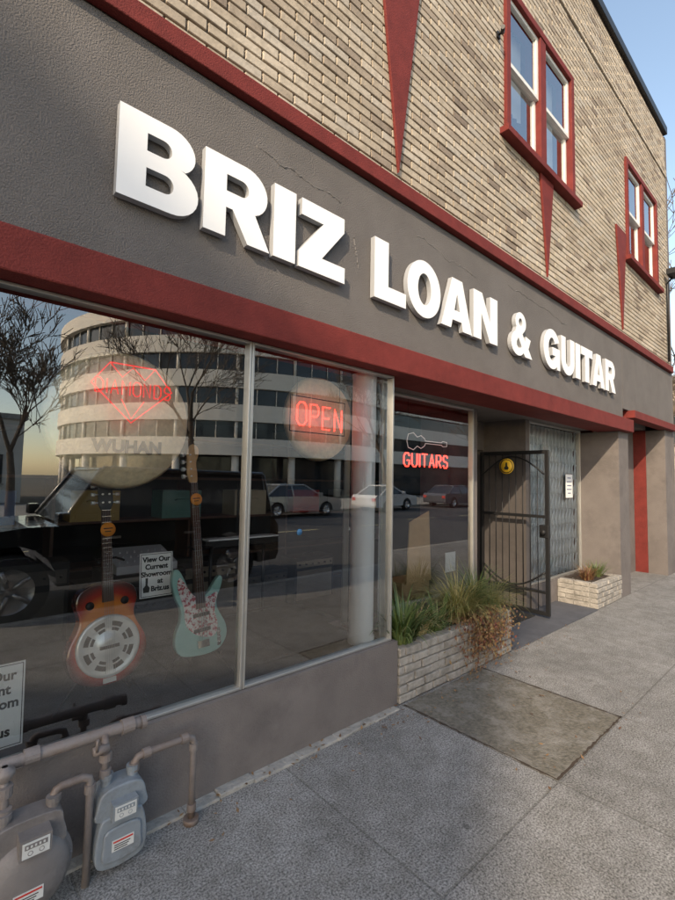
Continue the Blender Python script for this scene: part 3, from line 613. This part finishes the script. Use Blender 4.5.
# ------------------------------------------------------------------ planters
def planter(x0,x1,y0,y1,h,label):
    e=thing('brick_planter',label,'planter',(x0,y0,0),'brick planters by the shop entrance')
    m=MB(); bl,bh,j=.19,.055,.010; z=.004; r=0
    def run(a0,a1,fn):
        x=a0-(r%2)*.1-random.uniform(0,.02)
        while x<a1-.02:
            l=bl*random.uniform(.85,1.1); q0=max(x,a0); q1=min(x+l,a1)
            if q1-q0>.02: fn(q0,q1)
            x+=l+j
    while z+bh<=h+.001:
        o=random.uniform
        run(x0,x1,lambda q0,q1:m.box(q0,q1,y0-o(0,.016),y0+.09,z,z+bh+o(-.004,.003)))
        run(y0+.1,y1,lambda q0,q1:m.box(x0-o(0,.005),x0+.09,q0,q1,z,z+bh))
        run(y0+.1,y1,lambda q0,q1:m.box(x1-.09,x1+o(0,.005),q0,q1,z,z+bh))
        z+=bh+j; r+=1
    m.build('brick_wall',M_pb,e,(x0,y0,0),bevel=.007)
    MB().box(x0+.012,x1-.012,y0+.012,y1,0,h-.03).build('mortar_core',M_conc,e,(x0,y0,0))
    s=MB(); n=14; vs_=[]
    for i in range(n+1):
        for k in range(5): vs_.append((x0+.09+(x1-x0-.18)*i/n,y0+.09+(y1-y0-.1)*k/4,h-.02+random.uniform(-.012,.02)))
    s.add(vs_,[(i*5+k,(i+1)*5+k,(i+1)*5+k+1,i*5+k+1) for i in range(n) for k in range(4)],0,True); s.build('soil',M_soil,e,(x0,y0,0))
planter(2.60,4.22,.0,.495,.39,'pale grey brick planter full of grasses beneath the recessed window')
planter(6.46,7.39,.0,.495,.33,'pale brick planter with low plants beside the entry pier')
def leafmat(name,c1,c2):
    m=D.materials.new(name); m.use_nodes=True; nt=m.node_tree; b=nt.nodes['Principled BSDF']; L=nt.links.new
    g=nd(nt,'ShaderNodeNewGeometry'); cr=nd(nt,'ShaderNodeValToRGB'); cr.color_ramp.elements[0].color=(*c1,1); cr.color_ramp.elements[1].color=(*c2,1)
    L(g.outputs['Random Per Island'],cr.inputs[0]); L(cr.outputs[0],b.inputs['Base Color']); b.inputs['Roughness'].default_value=.55
    return m
M_gr1=leafmat('iris_blades',(.04,.09,.02),(.16,.20,.06)); M_gr2=leafmat('sedge_blades',(.15,.17,.04),(.40,.33,.13)); M_gr3=leafmat('trailing_leaves',(.14,.035,.02),(.24,.17,.07)); M_dry=leafmat('dry_leaves',(.12,.06,.03),(.30,.18,.08)); M_straw=leafmat('straw_blades',(.35,.26,.12),(.55,.45,.24))
def blade(m,b,az,ln,w_,droop,lean,seg=6):
    d=Vector((math.cos(az),math.sin(az),0)); sd=Vector((-math.sin(az),math.cos(az),0)); pts=[]; P=Vector(b); el=R_(90)-lean
    for i in range(seg+1):
        t=i/seg; ww=w_*(1-t**1.6)*.5+.0004; pts+= [P-sd*ww,P+sd*ww]
        P=P+(d*math.cos(el)+Vector((0,0,1))*math.sin(el))*(ln/seg); el-=droop/seg*(0.5+t)
    m.add(pts,[(2*i,2*i+1,2*i+3,2*i+2) for i in range(seg)],0,True)
def clump(x,y,z,n,ln,w_,sp,droop,mt,name,label,cat):
    m=MB()
    for i in range(n):
        an=random.uniform(0,2*math.pi); r=random.random()*sp
        blade(m,(x+r*math.cos(an),y+r*math.sin(an)*.7,z),an+random.uniform(-.6,.6),ln*random.uniform(.55,1.1),w_*random.uniform(.7,1.2),droop*random.uniform(.4,1.3),random.uniform(.05,.75))
    top(m.build(name,mt,None,(x,y,z)),label,cat)
clump(2.76,.12,.36,240,.44,.020,.12,1.6,M_gr1,'iris_plant','clump of broad green blade leaves in the planter','plant')
clump(3.02,.17,.36,150,.36,.010,.11,2.1,M_straw,'dry_grass','straw-coloured dry grass among the green blades','grass')
clump(3.20,.12,.36,120,.36,.016,.08,1.6,M_gr1,'iris_plant','small spiky green blade plant in the planter','plant')
clump(3.60,.18,.36,650,.54,.006,.12,2.3,M_gr2,'ornamental_grass','yellow-green fountain grass tuft arching over the planter','grass')
clump(3.95,.22,.36,420,.56,.006,.12,2.1,M_gr1,'ornamental_grass','green fine-bladed grass tuft in the planter','grass')
clump(4.08,.14,.36,260,.42,.006,.10,2.5,M_gr2,'ornamental_grass','short straw-coloured grass at the planter edge','grass')
m=MB()
for i in range(2600):
    x=3.72+random.gauss(0,.20); z=.47-abs(random.gauss(0,.19)); y=-.015-random.random()*.13 if z<.38 else random.uniform(-.07,.12)
    if z<.02: continue
    s_=random.uniform(.008,.022); an=random.uniform(0,6.28); tl=random.uniform(-.8,.8)
    u=Vector((math.cos(an),math.sin(tl)*.5,math.sin(an))).normalized()*s_; v=Vector((-math.sin(an),math.cos(tl)*.5,math.cos(an))).normalized()*s_*.5; P=Vector((x,y,z))
    m.add([P-u,P+v,P+u,P-v],[(0,1,2,3)])
for i in range(25):
    x=3.72+random.gauss(0,.15); m.tube([(x,.1,.38),(x+random.uniform(-.03,.03),-.02,.39),(x+random.uniform(-.05,.05),-.03,random.uniform(.08,.3))],.002,n=4)
top(m.build('trailing_plant',M_gr3,None,(3.72,.1,.38)),'reddish brown trailing plant spilling over the planter front','plant')
clump(6.7,.2,.31,160,.26,.008,.10,1.7,M_gr3,'low_shrub','low reddish plant in the second planter','plant')
clump(7.05,.2,.31,160,.28,.008,.10,1.5,M_gr1,'low_shrub','low green plant in the second planter','plant')
m=MB()
for i in range(260):
    x=random.choice([random.uniform(2.2,3.6),random.uniform(3.4,5.5),random.uniform(.9,2.5)]); y=-abs(random.gauss(.03,.12))-.01; s_=random.uniform(.006,.018); an=random.uniform(0,6.28)
    if random.random()<.2: x=random.uniform(2.5,4.2); y=-random.uniform(.05,1.2)
    u=Vector((math.cos(an),math.sin(an),random.uniform(-.2,.4)))*s_; v=Vector((-math.sin(an),math.cos(an),random.uniform(-.2,.2)))*s_*.45; P=Vector((x,y,.014+s_*.3))
    m.add([P-u,P-u*.3+v,P+u,P-u*.2-v],[(0,1,2,3)])
ob=m.build('fallen_leaves',M_dry); ob['kind']='stuff'; ob['label']='dry fallen leaves scattered along the wall'; ob['category']='leaves'
# ------------------------------------------------------------------ security gate
GT=thing('security_gate','black metal security screen door swung open into the entry','gate',(5.48,1.08,0))
og=(5.48,1.08,0); X=5.48; y0,y1=.17,1.07; z0,z1=.05,1.99
m=MB()
for (ya,yb_,za,zb) in ((y0,y0+.045,z0,z1),(y1-.045,y1,z0,z1),(y0+.045,y1-.045,z0,z0+.045),(y0+.045,y1-.045,z1-.045,z1),(y0+.045,y1-.045,1.18,1.215),(y0+.045,y1-.045,.30,.33)):
    m.box(X-.018,X+.018,ya,yb_,za,zb)
m.build('gate_frame',M_black,GT,og,bevel=.003)
m=MB(); k=9
for i in range(1,k):
    yy=y0+.045+(y1-y0-.09)*i/k; m.tube([(X-.01,yy,z0+.045),(X-.01,yy,z1-.045)],.006,n=6)
pts=[(X-.016,y0+.05+(y1-y0-.1)*i/20,1.70+.22*math.sin(math.pi*i/20)) for i in range(21)]; m.tube(pts,.011,n=6)
pts=[(X-.016,y0+.05+(y1-y0-.1)*i/20,.55-.2*math.sin(math.pi*i/20)) for i in range(21)]; m.tube(pts,.011,n=6)
m.build('gate_bar',M_black,GT,og)
ms=D.materials.new('perforated_screen'); ms.use_nodes=True; nt=ms.node_tree; nt.nodes.clear(); o=nd(nt,'ShaderNodeOutputMaterial'); mx=nd(nt,'ShaderNodeMixShader'); mx.inputs[0].default_value=.28
df=nd(nt,'ShaderNodeBsdfDiffuse'); df.inputs[0].default_value=(.02,.02,.022,1); tr=nd(nt,'ShaderNodeBsdfTransparent'); nt.links.new(tr.outputs[0],mx.inputs[1]); nt.links.new(df.outputs[0],mx.inputs[2]); nt.links.new(mx.outputs[0],o.inputs[0])
MB().add([(X+.004,y0+.04,z0+.04),(X+.004,y1-.04,z0+.04),(X+.004,y1-.04,z1-.04),(X+.004,y0+.04,z1-.04)],[(0,1,2,3)]).build('screen',ms,GT,og)
m=MB(); m.box(X-.03,X+.03,y0+.002,y0+.11,.95,1.10); m.lathe((X-.03,y0+.05,1.02),(-1,0,0),[(0,.02),(.02,.02),(.025,.03),(.05,.028),(.055,0)],n=14); m.build('handle',M_black,GT,og,bevel=.004)
M_yel=mat('yellow_sticker',(.85,.52,.03),.5)
m=MB(); m.lathe((X-.024,.69,1.80),(-1,0,0),[(0,.098),(.003,.098),(.003,0)],n=32); st=m.build('round_sticker',M_yel,GT,og)
m=MB(); m.lathe((X-.0275,.69,1.80),(-1,0,0),[(0,.088),(.001,.087),(.001,.079),(0,.078)],n=32)
m.prism([(-.02,-.045),(.02,-.045),(.032,-.02),(.014,.0),(.010,.045),(-.010,.045),(-.014,0),(-.032,-.02)],0,.001)
s0=len(m.v)-16; m.tf(Matrix.Translation((X-.029,.69,1.80))@Matrix.Rotation(R_(-90),4,'Z'),s0)
m.build('sticker_mark',M_ink,st,og)
AG=thing('folding_gate','white folding lattice security gate behind the entry window','gate',(6.5,.64,.1))
m=MB(); x0,x1=5.76,7.36
for i in range(15):
    xx=x0+(x1-x0)*i/14; m.box(xx-.016,xx+.016,.585,.60,.32,2.36)
st_=(x1-x0)/14
for i in range(14):
    xx=x0+st_*i
    for j in range(9):
        za=.34+j*.22
        m.tube([(xx,.582,za),(xx+st_,.582,za+.22)],.010,n=4); m.tube([(xx,.605,za+.22),(xx+st_,.605,za)],.010,n=4)
m.build('lattice',M_whitep,AG,(6.5,.64,.1))
m=MB(); n=40
M_curt=mat('curtain_pale',(.82,.82,.80),.8)
vv=[(5.76+1.62*i/n,.65+.02*math.sin(i*1.9),.3) for i in range(n+1)]+[(5.76+1.62*i/n,.65+.02*math.sin(i*1.9),2.38) for i in range(n+1)]
m.add(vv,[(i,i+1,i+n+2,i+n+1) for i in range(n)],0,True); m.build('curtain',M_curt,B)
m=MB(); m.box(6.86,7.12,.535,.538,1.38,1.74,0); m.box(6.87,7.11,.533,.535,1.39,1.73,1)
for i,(q0,q1) in enumerate(((.93,1.05),(.90,1.07),(.92,1.06),(.91,1.07),(.94,1.04))): m.box(6+q0,6+q1,.531,.533,1.67-i*.055,1.682-i*.055,2)
top(m.build('paper_notice',[M_ink,M_paper,mat('blue_ink',(.03,.06,.2),.6)],None,(6.99,.53,1.4)),'white printed notice taped on the entry window','notice')
m=MB(); m.box(4.60,5.48,.35,1.0,.017,.026); struct(m.build('door_mat_path',M_rubber,None,(5,.7,.017)))
# ------------------------------------------------------------------ gas meters (pipes kept close to the wall)
def ring(m,p,ax,r,l,mi=0): m.lathe(p,ax,[(-l/2,0),(-l/2,r),(l/2,r),(l/2,0)],n=14,mi=mi,sm=False)
PP=thing('gas_pipe','grey-brown painted gas piping running along the shop wall','pipe',(.75,-.09,0))
og=(.75,-.09,0)
m=MB(); m.tube([(-1.2,-.075,.53),(.745,-.075,.515),(.775,-.075,.51)],.023,n=14); ring(m,(.71,-.075,.516),(1,0,0),.031,.05); ring(m,(.36,-.075,.521),(1,0,0),.030,.05); ring(m,(.775,-.075,.51),(1,0,0),.028,.02)
m.build('main_pipe',M_pipe,PP,og)
m=MB()
m.tube([(.615,-.09,.515),(.615,-.11,.48),(.615,-.12,.36)],.014,n=10); ring(m,(.615,-.115,.44),(0,0,1),.024,.03); ring(m,(.615,-.12,.38),(0,0,1),.022,.03)
m.tube([(.73,-.12,.34),(.73,-.12,.375),(.745,-.12,.393),(.765,-.12,.397),(.97,-.11,.390),(.995,-.11,.379),(1.002,-.11,.355),(1.002,-.11,-.01)],.0145,n=12)
for q,ax in (((.73,-.12,.36),(0,0,1)),((.78,-.12,.397),(1,0,0)),((.955,-.11,.391),(1,0,0)),((1.002,-.11,.34),(0,0,1)),((1.002,-.11,.07),(0,0,1))): ring(m,q,ax,.021,.032)
m.tube([(1.002,-.11,.0),(1.002,-.11,.024)],.035,n=12)
m.tube([(.27,-.09,.52),(.27,-.13,.49),(.27,-.17,.38)],.015,n=10); ring(m,(.27,-.14,.46),(0,0,1),.028,.035); ring(m,(.27,-.17,.40),(0,0,1),.024,.03)
m.tube([(.42,-.17,.36),(.42,-.17,.395),(.43,-.17,.413),(.445,-.165,.417),(.52,-.16,.415),(.545,-.16,.405),(.55,-.16,.385),(.55,-.16,0)],.0145,n=12)
for q in ((.42,-.17,.375),(.55,-.16,.365)): ring(m,q,(0,0,1),.021,.032)
m.build('riser_pipe',M_pipe,PP,og)
m=MB(); m.lathe((.595,-.12,.475),(1,-.0,0),[(-.03,0),(-.03,.018),(.03,.018),(.03,0)],n=10); m.tube([(.575,-.135,.48),(.575,-.14,.53)],.006,n=6); m.build('shutoff_valve',M_pipe,PP,og)
m=MB(); m.lathe((.27,-.13,.49),(0,0,1),[(0,.02),(.02,.033),(.035,.033),(.05,.01)],n=14); m.build('shutoff_valve',M_pipe,PP,og)
M_dig=mat('dial_plate',(.60,.60,.57),.5)
def meter(x,y,z,w_,h_,dp,rnd,mt,label):
    e=thing('gas_meter',label,'gas meter',(x,y,z),'gas meters on the wall piping'); og=(x,y,z)
    m=MB()
    if not rnd:
        m.prism(catmull([(x-w_*.5,z+h_*.10),(x-w_*.36,z+.004),(x,z-.006),(x+w_*.36,z+.004),(x+w_*.5,z+h_*.10),(x+w_*.52,z+h_*.3),(x+w_*.44,z+h_*.55),(x+w_*.3,z+h_*.62),(x-w_*.3,z+h_*.62),(x-w_*.44,z+h_*.55),(x-w_*.52,z+h_*.3)],4),y-dp/2,y+dp/2)
        m.prism(catmull([(x-w_*.46,z+h_*.58),(x+w_*.46,z+h_*.58),(x+w_*.5,z+h_*.75),(x+w_*.38,z+h_*.92),(x,z+h_*.96),(x-w_*.38,z+h_*.92),(x-w_*.5,z+h_*.75)],4),y-dp*.42,y+dp*.42)
        m.prism(catmull([(x-w_*.34,z+h_*.10),(x+w_*.34,z+h_*.10),(x+w_*.38,z+h_*.3),(x+w_*.3,z+h_*.48),(x-w_*.3,z+h_*.48),(x-w_*.38,z+h_*.3)],4),y-dp*.5-.012,y-dp*.5+.002)
        zi=z+h_*.62; ix=x; fy=y-dp*.5-.03
    else:
        R2=w_*.5; cz=z+R2
        m.lathe((x,y,cz),(0,-1,0),[(-dp/2,0),(-dp/2,R2*.8),(-dp*.35,R2*.95),(-.010,R2*.97),(-.008,R2*1.06),(.008,R2*1.06),(.010,R2*.97),(dp*.30,R2*.94),(dp*.44,R2*.82),(dp*.5,R2*.62),(dp*.53,R2*.58),(dp*.53,0)],n=48)
        for k in range(10):
            an=R_(k*36); m.lathe((x+R2*1.0*math.cos(an),y-.006,cz+R2*1.0*math.sin(an)),(0,-1,0),[(0,.008),(.008,.008),(.008,0)],n=6)
        m.prism(catmull([(x-w_*.36,cz+R2*.5),(x+w_*.36,cz+R2*.5),(x+w_*.38,z+h_*.84),(x+w_*.28,z+h_*.97),(x-w_*.28,z+h_*.97),(x-w_*.38,z+h_*.84)],4),y-dp*.30,y+dp*.42)
        zi=z+h_*.72; ix=x+.01; fy=y-dp*.5-.035
    m.build('meter_body',mt,e,og,bevel=.012,seg=3)
    for s_ in (-1,1):
        m=MB(); ring(m,(x+s_*w_*.27,y,z+h_*.97),(0,0,1),.020,.045); ring(m,(x+s_*w_*.27,y,z+h_*1.04),(0,0,1),.025,.020); m.build('union_nut',mt,e,og)
    hw=.048
    m=MB(); m.box(ix-hw,ix+hw,fy,y-dp*.28,zi-.006,zi+.060,0); m.box(ix-hw*.85,ix+hw*.85,fy-.003,fy-.0002,zi+.002,zi+.052,1); m.box(ix-hw*.70,ix+hw*.70,fy-.0045,fy-.003,zi+.030,zi+.046,0)
    for i in range(5): m.box(ix-hw*.62+i*hw*.26,ix-hw*.62+i*hw*.26+hw*.13,fy-.0055,fy-.0045,zi+.034,zi+.042,1)
    for i in range(2): m.lathe((ix-hw*.35+i*hw*.7,fy-.0032,zi+.016),(0,-1,0),[(0,.008),(.001,.008),(.001,.0065),(0,.006)],n=14,mi=0)
    m.build('index_dial',[mt,M_dig if True else M_black],e,og,bevel=.002)
    M_rl=D.materials.get('red_ink') or mat('red_ink',(.5,.03,.02),.6)
    q=y-dp*.5-.0125 if not rnd else y-dp*.53
    lw=w_*.22 if not rnd else w_*.16
    m=MB(); zz=z+h_*.22; m.box(x-lw,x+lw,q-.003,q-.0004,zz,zz+.042,0); m.box(x-lw*.9,x+lw*.9,q-.004,q-.003,zz+.032,zz+.038,1)
    for i in range(3): m.box(x-lw*.8,x+lw*(.4+.13*i),q-.004,q-.003,zz+.005+i*.008,zz+.008+i*.008,2)
    m.build('meter_label',[M_dig,M_rl,M_ink],e,og)
meter(.672,-.12,.035,.19,.315,.13,False,M_meter,'blue-grey domestic gas meter with dial plate near the pavement')
meter(.345,-.18,.035,.28,.345,.13,True,M_meter2,'round brownish gas meter with dial plate on wall piping')
# ------------------------------------------------------------------ trees
M_bark=mat('bark',(.13,.10,.075),.95,var=.3,vs=10,bump=.8,bs=25)
def tree(h,seed,levels=6,spread=.55,tr=.16,mr=.012):
    rnd=random.Random(seed); T=MB(); K=MB()
    def br(P,d,l,r,lv):
        n=3; pts=[P]; rs=[max(r,mr)]; cur=P.copy(); dd=d.copy()
        for i in range(n):
            dd=(dd+Vector((rnd.uniform(-1,1),rnd.uniform(-1,1),rnd.uniform(-.4,.8)))*.13).normalized(); cur=cur+dd*l/n; pts.append(cur.copy()); rs.append(max(mr*.8,r*(1-.35*(i+1)/n)))
        (T if lv<2 else K).tube(pts,rs,n=8 if lv<2 else (5 if lv<4 else 3),cap=False)
        if lv>=levels: return
        k=3 if lv<levels-1 else 5
        for i in range(k):
            ax=Vector((rnd.uniform(-1,1),rnd.uniform(-1,1),rnd.uniform(-1,1))).cross(dd).normalized()
            nd_=(Matrix.Rotation(rnd.uniform(.25,spread+.25),3,ax)@dd); nd_.z+=.10; nd_.normalize()
            st=pts[rnd.choice([1,2,3])] if (i>0 and lv>0) else cur
            br(st,nd_,l*rnd.uniform(.62,.84),rs[-1]*rnd.uniform(.55,.75),lv+1)
    br(Vector((0,0,-.05)),Vector((0,0,1)),h*.30,tr,0); return T,K
def mktree(name,label,h,seed,loc,levels=6,group='bare street trees',tr=.16,mr=.012):
    e=thing(name,label,'tree',loc,group); T,K=tree(h,seed,levels,tr=tr,mr=mr); T.build('trunk',M_bark,e); K.build('crown',M_bark,e); return e
t1=mktree('bare_tree','leafless street tree with spreading twigs on the pavement',11,3,(8.9,-17.2,0),tr=.2)
t2=mktree('bare_tree','leafless street tree with dense fine twigs on the pavement',8,11,(2.3,-18,0),mr=.015)
copy_thing(t1,(22,-17.5,0),1.0,1.0); copy_thing(t2,(38,-17.5,0),2.0,1.1); copy_thing(t1,(-3,-20,0),2.2,.95); copy_thing(t2,(.6,-24,0),1.4,1.2)
copy_thing(t2,(-7.5,-3.3,0),.7,.95); copy_thing(t1,(-15,-3.3,0),3.7,1.05); copy_thing(t1,(17.8,2.2,0),2.7,1.15); copy_thing(t2,(33,2.5,0),.3,1.2); copy_thing(t2,(16,-3.2,0),4.1,1.0)
# ------------------------------------------------------------------ curved office building
M_conw=mat('office_white_panel',(.84,.78,.68),.7,var=.06,vs=.8)
M_owin=mat('office_glass',(.05,.06,.07),.08,.3,var=.3,vs=.3)
def office(cx,cy,Rr_,storeys,a0,a1,label,wing=None,SH=2.9,BD=1.45):
    e=thing('office_building',label,'office building',(cx,cy,0)); og=(cx,cy,0)
    def ringw(m,r,z0,z1,mi=0,N=90,rin=None):
        rin=rin or r-.6
        for i in range(N):
            t0=R_(a0+(a1-a0)*i/N); t1_=R_(a0+(a1-a0)*(i+1)/N)
            P=lambda r_,t,z:(cx+r_*math.cos(t),cy+r_*math.sin(t),z)
            m.add([P(r,t0,z0),P(r,t1_,z0),P(r,t1_,z1),P(r,t0,z1),P(rin,t0,z0),P(rin,t1_,z0),P(rin,t1_,z1),P(rin,t0,z1)],[(0,1,2,3),(0,4,5,1),(3,2,6,7),(4,7,6,5)],mi)
    w_=MB(); g=MB(); mu=MB(); z=3.4
    for s_ in range(storeys):
        ringw(w_,Rr_,z,z+BD); ringw(g,Rr_-.35,z+BD+.001,z+SH-.01)
        for i in range(72):
            t=R_(a0+(a1-a0)*i/72); P=Vector((cx+(Rr_-.28)*math.cos(t),cy+(Rr_-.28)*math.sin(t),0))
            mu.tube([P+Vector((0,0,z+BD)),P+Vector((0,0,z+SH))],.16 if i%3==0 else .05,n=4)
        z+=SH
    ringw(w_,Rr_+.1,z,z+1.3); w_.lathe((cx,cy,z+.2),(0,0,1),[(0,Rr_-.4),(.3,.01)],n=60)
    ringw(g,Rr_-2.2,0,3.4)
    for i in range(24):
        t=R_(a0+(a1-a0)*i/24); P=Vector((cx+(Rr_-.6)*math.cos(t),cy+(Rr_-.6)*math.sin(t),-.1)); w_.tube([P,P+Vector((0,0,3.6))],.32,n=12)
    if wing:
        x0,x1,y0_,y1_=wing; z=3.4
        g.box(x0,x1-.1,y0_+.1,y1_-.35,0,3.4+storeys*SH)
        for s_ in range(storeys+1):
            w_.box(x0,x1,y0_,y1_,z,z+BD); z+=SH
    w_.build('facade_band',M_conw,e,og); g.build('window_ribbon',M_owin,e,og); mu.build('window_mullion',M_conw,e,og)
office(29,-49,19.5,4,0,360,'white banded round office building across the street',wing=(36,75,-62,-31))
def lowbldg(x0,x1,y0_,y1_,h,col,label,nw):
    e=thing('commercial_building',label,'building',((x0+x1)/2,(y0_+y1_)/2,0)); og=((x0+x1)/2,(y0_+y1_)/2,0)
    mw=mat('render_%d'%int(abs(x0*7)),col,.85,var=.12,vs=.6)
    MB().box(x0,x1,y0_,y1_,-.1,h).build('wall',mw,e,og)
    m=MB(); f=MB(); st=int((h-1)//3.2)
    for s_ in range(max(st,1)):
        for i in range(nw):
            xx=x0+(x1-x0)*(i+.25)/nw; xw=(x1-x0)/nw*.5
            for (ya,yb_) in ((y1_,y1_+.04),(y0_-.04,y0_)): m.box(xx,xx+xw,ya,yb_,1+s_*3.2,2.6+s_*3.2); f.box(xx-.1,xx+xw+.1,ya-.02,yb_+.05,.9+s_*3.2,.998+s_*3.2)
        for k in range(6):
            yy=y0_+(y1_-y0_)*(k+.25)/6; m.box(x0-.04,x0,yy,yy+(y1_-y0_)/12,1+s_*3.2,2.6+s_*3.2)
    m.build('window',M_owin,e,og); f.build('window_sill',M_conc,e,og); MB().box(x0-.15,x1+.15,y0_-.15,y1_+.15,h,h+.3).build('roof_parapet',M_conc,e,og)
lowbldg(-14,4,-40,-29,4.6,(.60,.58,.53),'low pale commercial building across the street',5)
lowbldg(-95,-36.9,-21.8,-18.5,27.3,(.36,.30,.25),'added unseen slab block keeping sun off the lower facade',16)  # out-of-view slab added to block sun from the sign band and shop front
lowbldg(34,60,3,18,8,(.35,.28,.22),'brick apartment block further along the street',7)
lowbldg(70,110,-6,8,11,(.45,.42,.38),'pale block closing the distant street',8)
lowbldg(80,120,-45,-28,12,(.40,.34,.28),'tan block across the street farther down',8)
# ------------------------------------------------------------------ cars
def car(label,loc,rz,paint,kind='suv',group='cars parked along the kerb'):
    e=thing('parked_car',label,'car',loc,group,rz)
    if kind=='truck': L_,W_,H_,hb,wr=4.4,1.9,1.80,1.10,.40; wb=(-1.35,1.4); cab=[(-2.05,hb),(-1.98,H_-.03),(.45,H_),(.9,hb+.02)]
    elif kind=='suv': L_,W_,H_,hb,wr=4.7,1.86,1.7,1.0,.36; wb=(-1.35,1.4); cab=[(-2.1,hb),(-1.85,H_-.05),(.35,H_),(1.15,hb)]
    else: L_,W_,H_,hb,wr=4.6,1.8,1.43,.92,.32; wb=(-1.35,1.38); cab=[(-1.9,hb),(-1.15,H_-.04),(.2,H_),(1.2,hb-.02)]
    h=L_/2; lo=.30 if kind!='truck' else .42
    def wa(c): return [(c+(wr+.07)*math.cos(R_(180-k)),lo-.02+ (wr+.10)*math.sin(R_(k))) for k in range(0,181,20)]
    prof=[(-h,lo+.1)]+[(-h+.05,lo)]+wa(wb[0])+wa(wb[1])+[(h-.08,lo),(h,lo+.15),(h-.02,hb-.28),(h-.12,hb-.10),(1.25,hb),(-h+.1,hb),(-h,hb-.15)]
    v_,f_=poly_mesh([prof],W_/2)
    mb=MB(); mb.add([(v.x,v.z*(1-.06*max(0,(v.y-.6))),v.y) for v in v_],f_)
    mb.build('body',paint,e,bevel=.05,seg=3)
    wt=W_/2-.20; wb_=W_/2-.04
    g=MB(); (xa,za),(xb,zb),(xc,zc),(xd,zd)=cab
    vs_=[(xa,-wb_,za),(xb,-wt,zb),(xc,-wt,zc),(xd,-wb_,zd),(xa,wb_,za),(xb,wt,zb),(xc,wt,zc),(xd,wb_,zd)]
    g.add(vs_,[(0,3,2,1),(4,5,6,7),(0,1,5,4),(2,3,7,6),(1,2,6,5)]); g.build('car_window',M_owin,e)
    r=MB()
    for s_ in (-1,1):
        i=0 if s_<0 else 4
        for (A,B_) in ((vs_[i],vs_[i+1]),(vs_[i+2],vs_[i+3]),(vs_[i+1],vs_[i+2])): r.tube([A,B_],.045,n=6)
        xm=(xb+xc)/2; r.tube([(xm,s_*wb_,hb),(xm-.03,s_*wt,H_-.02)],.045,n=6)
    r.box(xb-.02,xc+.02,-wt-.01,wt+.01,H_-.05,H_+.015); r.build('roof',paint,e,bevel=.02)
    for wx in wb:
        for s_ in (-1,1):
            yy=s_*(W_/2-.11)
            t=MB(); t.lathe((wx,yy,wr),(0,s_,0),[(-.11,0),(-.11,wr*.92),(-.08,wr),(.08,wr),(.11,wr*.92),(.11,wr*.62)],n=28); T=t.build('wheel',M_rubber,e)
            t=MB(); t.lathe((wx,yy,wr),(0,s_,0),[(.11,wr*.64),(.08,wr*.6),(.06,wr*.2),(.09,wr*.14),(.09,0)],n=28)
            for k in range(5):
                an=k*2*math.pi/5; t.tube([(wx+.05*math.cos(an),yy+s_*.095,wr+.05*math.sin(an)),(wx+wr*.6*math.cos(an),yy+s_*.095,wr+wr*.6*math.sin(an))],.028,n=5)
            t.build('rim',M_chrome if kind!='truck' else M_bolt,T)
    for s_ in (-1,1):
        t=MB(); t.box(h-.1,h+.012,s_*.72-.17,s_*.72+.17,hb-.34,hb-.20); t.build('headlight',M_chrome,e,bevel=.02)
        t=MB(); t.box(-h-.012,-h+.1,s_*.74-.13,s_*.74+.13,hb-.32,hb-.14); t.build('taillight',D.materials.get('red_ink'),e,bevel=.02)
        t=MB(); t.box(.85,1.0,s_*(W_/2+.1)-.1,s_*(W_/2+.1)+.1,hb+.02,hb+.17); t.build('side_mirror',paint,e,bevel=.02)
        for dx in (-.75,.25):
            t=MB(); t.box(dx,dx+.16,s_*(W_/2+.012)-.012,s_*(W_/2+.012)+.012,hb-.18,hb-.15); t.build('door_handle',M_bolt,e)
    t=MB(); t.box(h-.06,h+.015,-.45,.45,hb-.42,hb-.18); t.box(h-.06,h+.03,-.8,.8,lo+.05,lo+.2); t.build('grille',M_black,e,bevel=.01)
    return e
P_blk=mat('black_car_paint',(.012,.013,.015),.18,var=.03,coat=.8); P_sil=mat('silver_car_paint',(.35,.36,.37),.3,.5,var=.03,coat=.6); P_wht=mat('white_car_paint',(.65,.65,.64),.25,var=.03,coat=.6); P_gry=mat('grey_car_paint',(.10,.11,.13),.25,.3,var=.03,coat=.6)
car('black off-road car parked at the kerb opposite the shop window',(2.15,-4.9,-.13),math.pi,P_blk,'truck')
car('silver sedan parked at the far kerb',(12.5,-14.8,-.13),0,P_sil,'sedan')
car('white sport utility car parked at the far kerb',(6.5,-14.8,-.13),0,P_wht,'suv')
car('dark grey sport utility car parked at the far kerb',(-1.5,-14.8,-.13),0,P_gry,'suv')
car('white sedan parked at the far kerb',(19.5,-14.8,-.13),0,P_wht,'sedan')
car('dark grey sedan parked at the far kerb',(27,-14.8,-.13),0,P_gry,'sedan')
print('done')
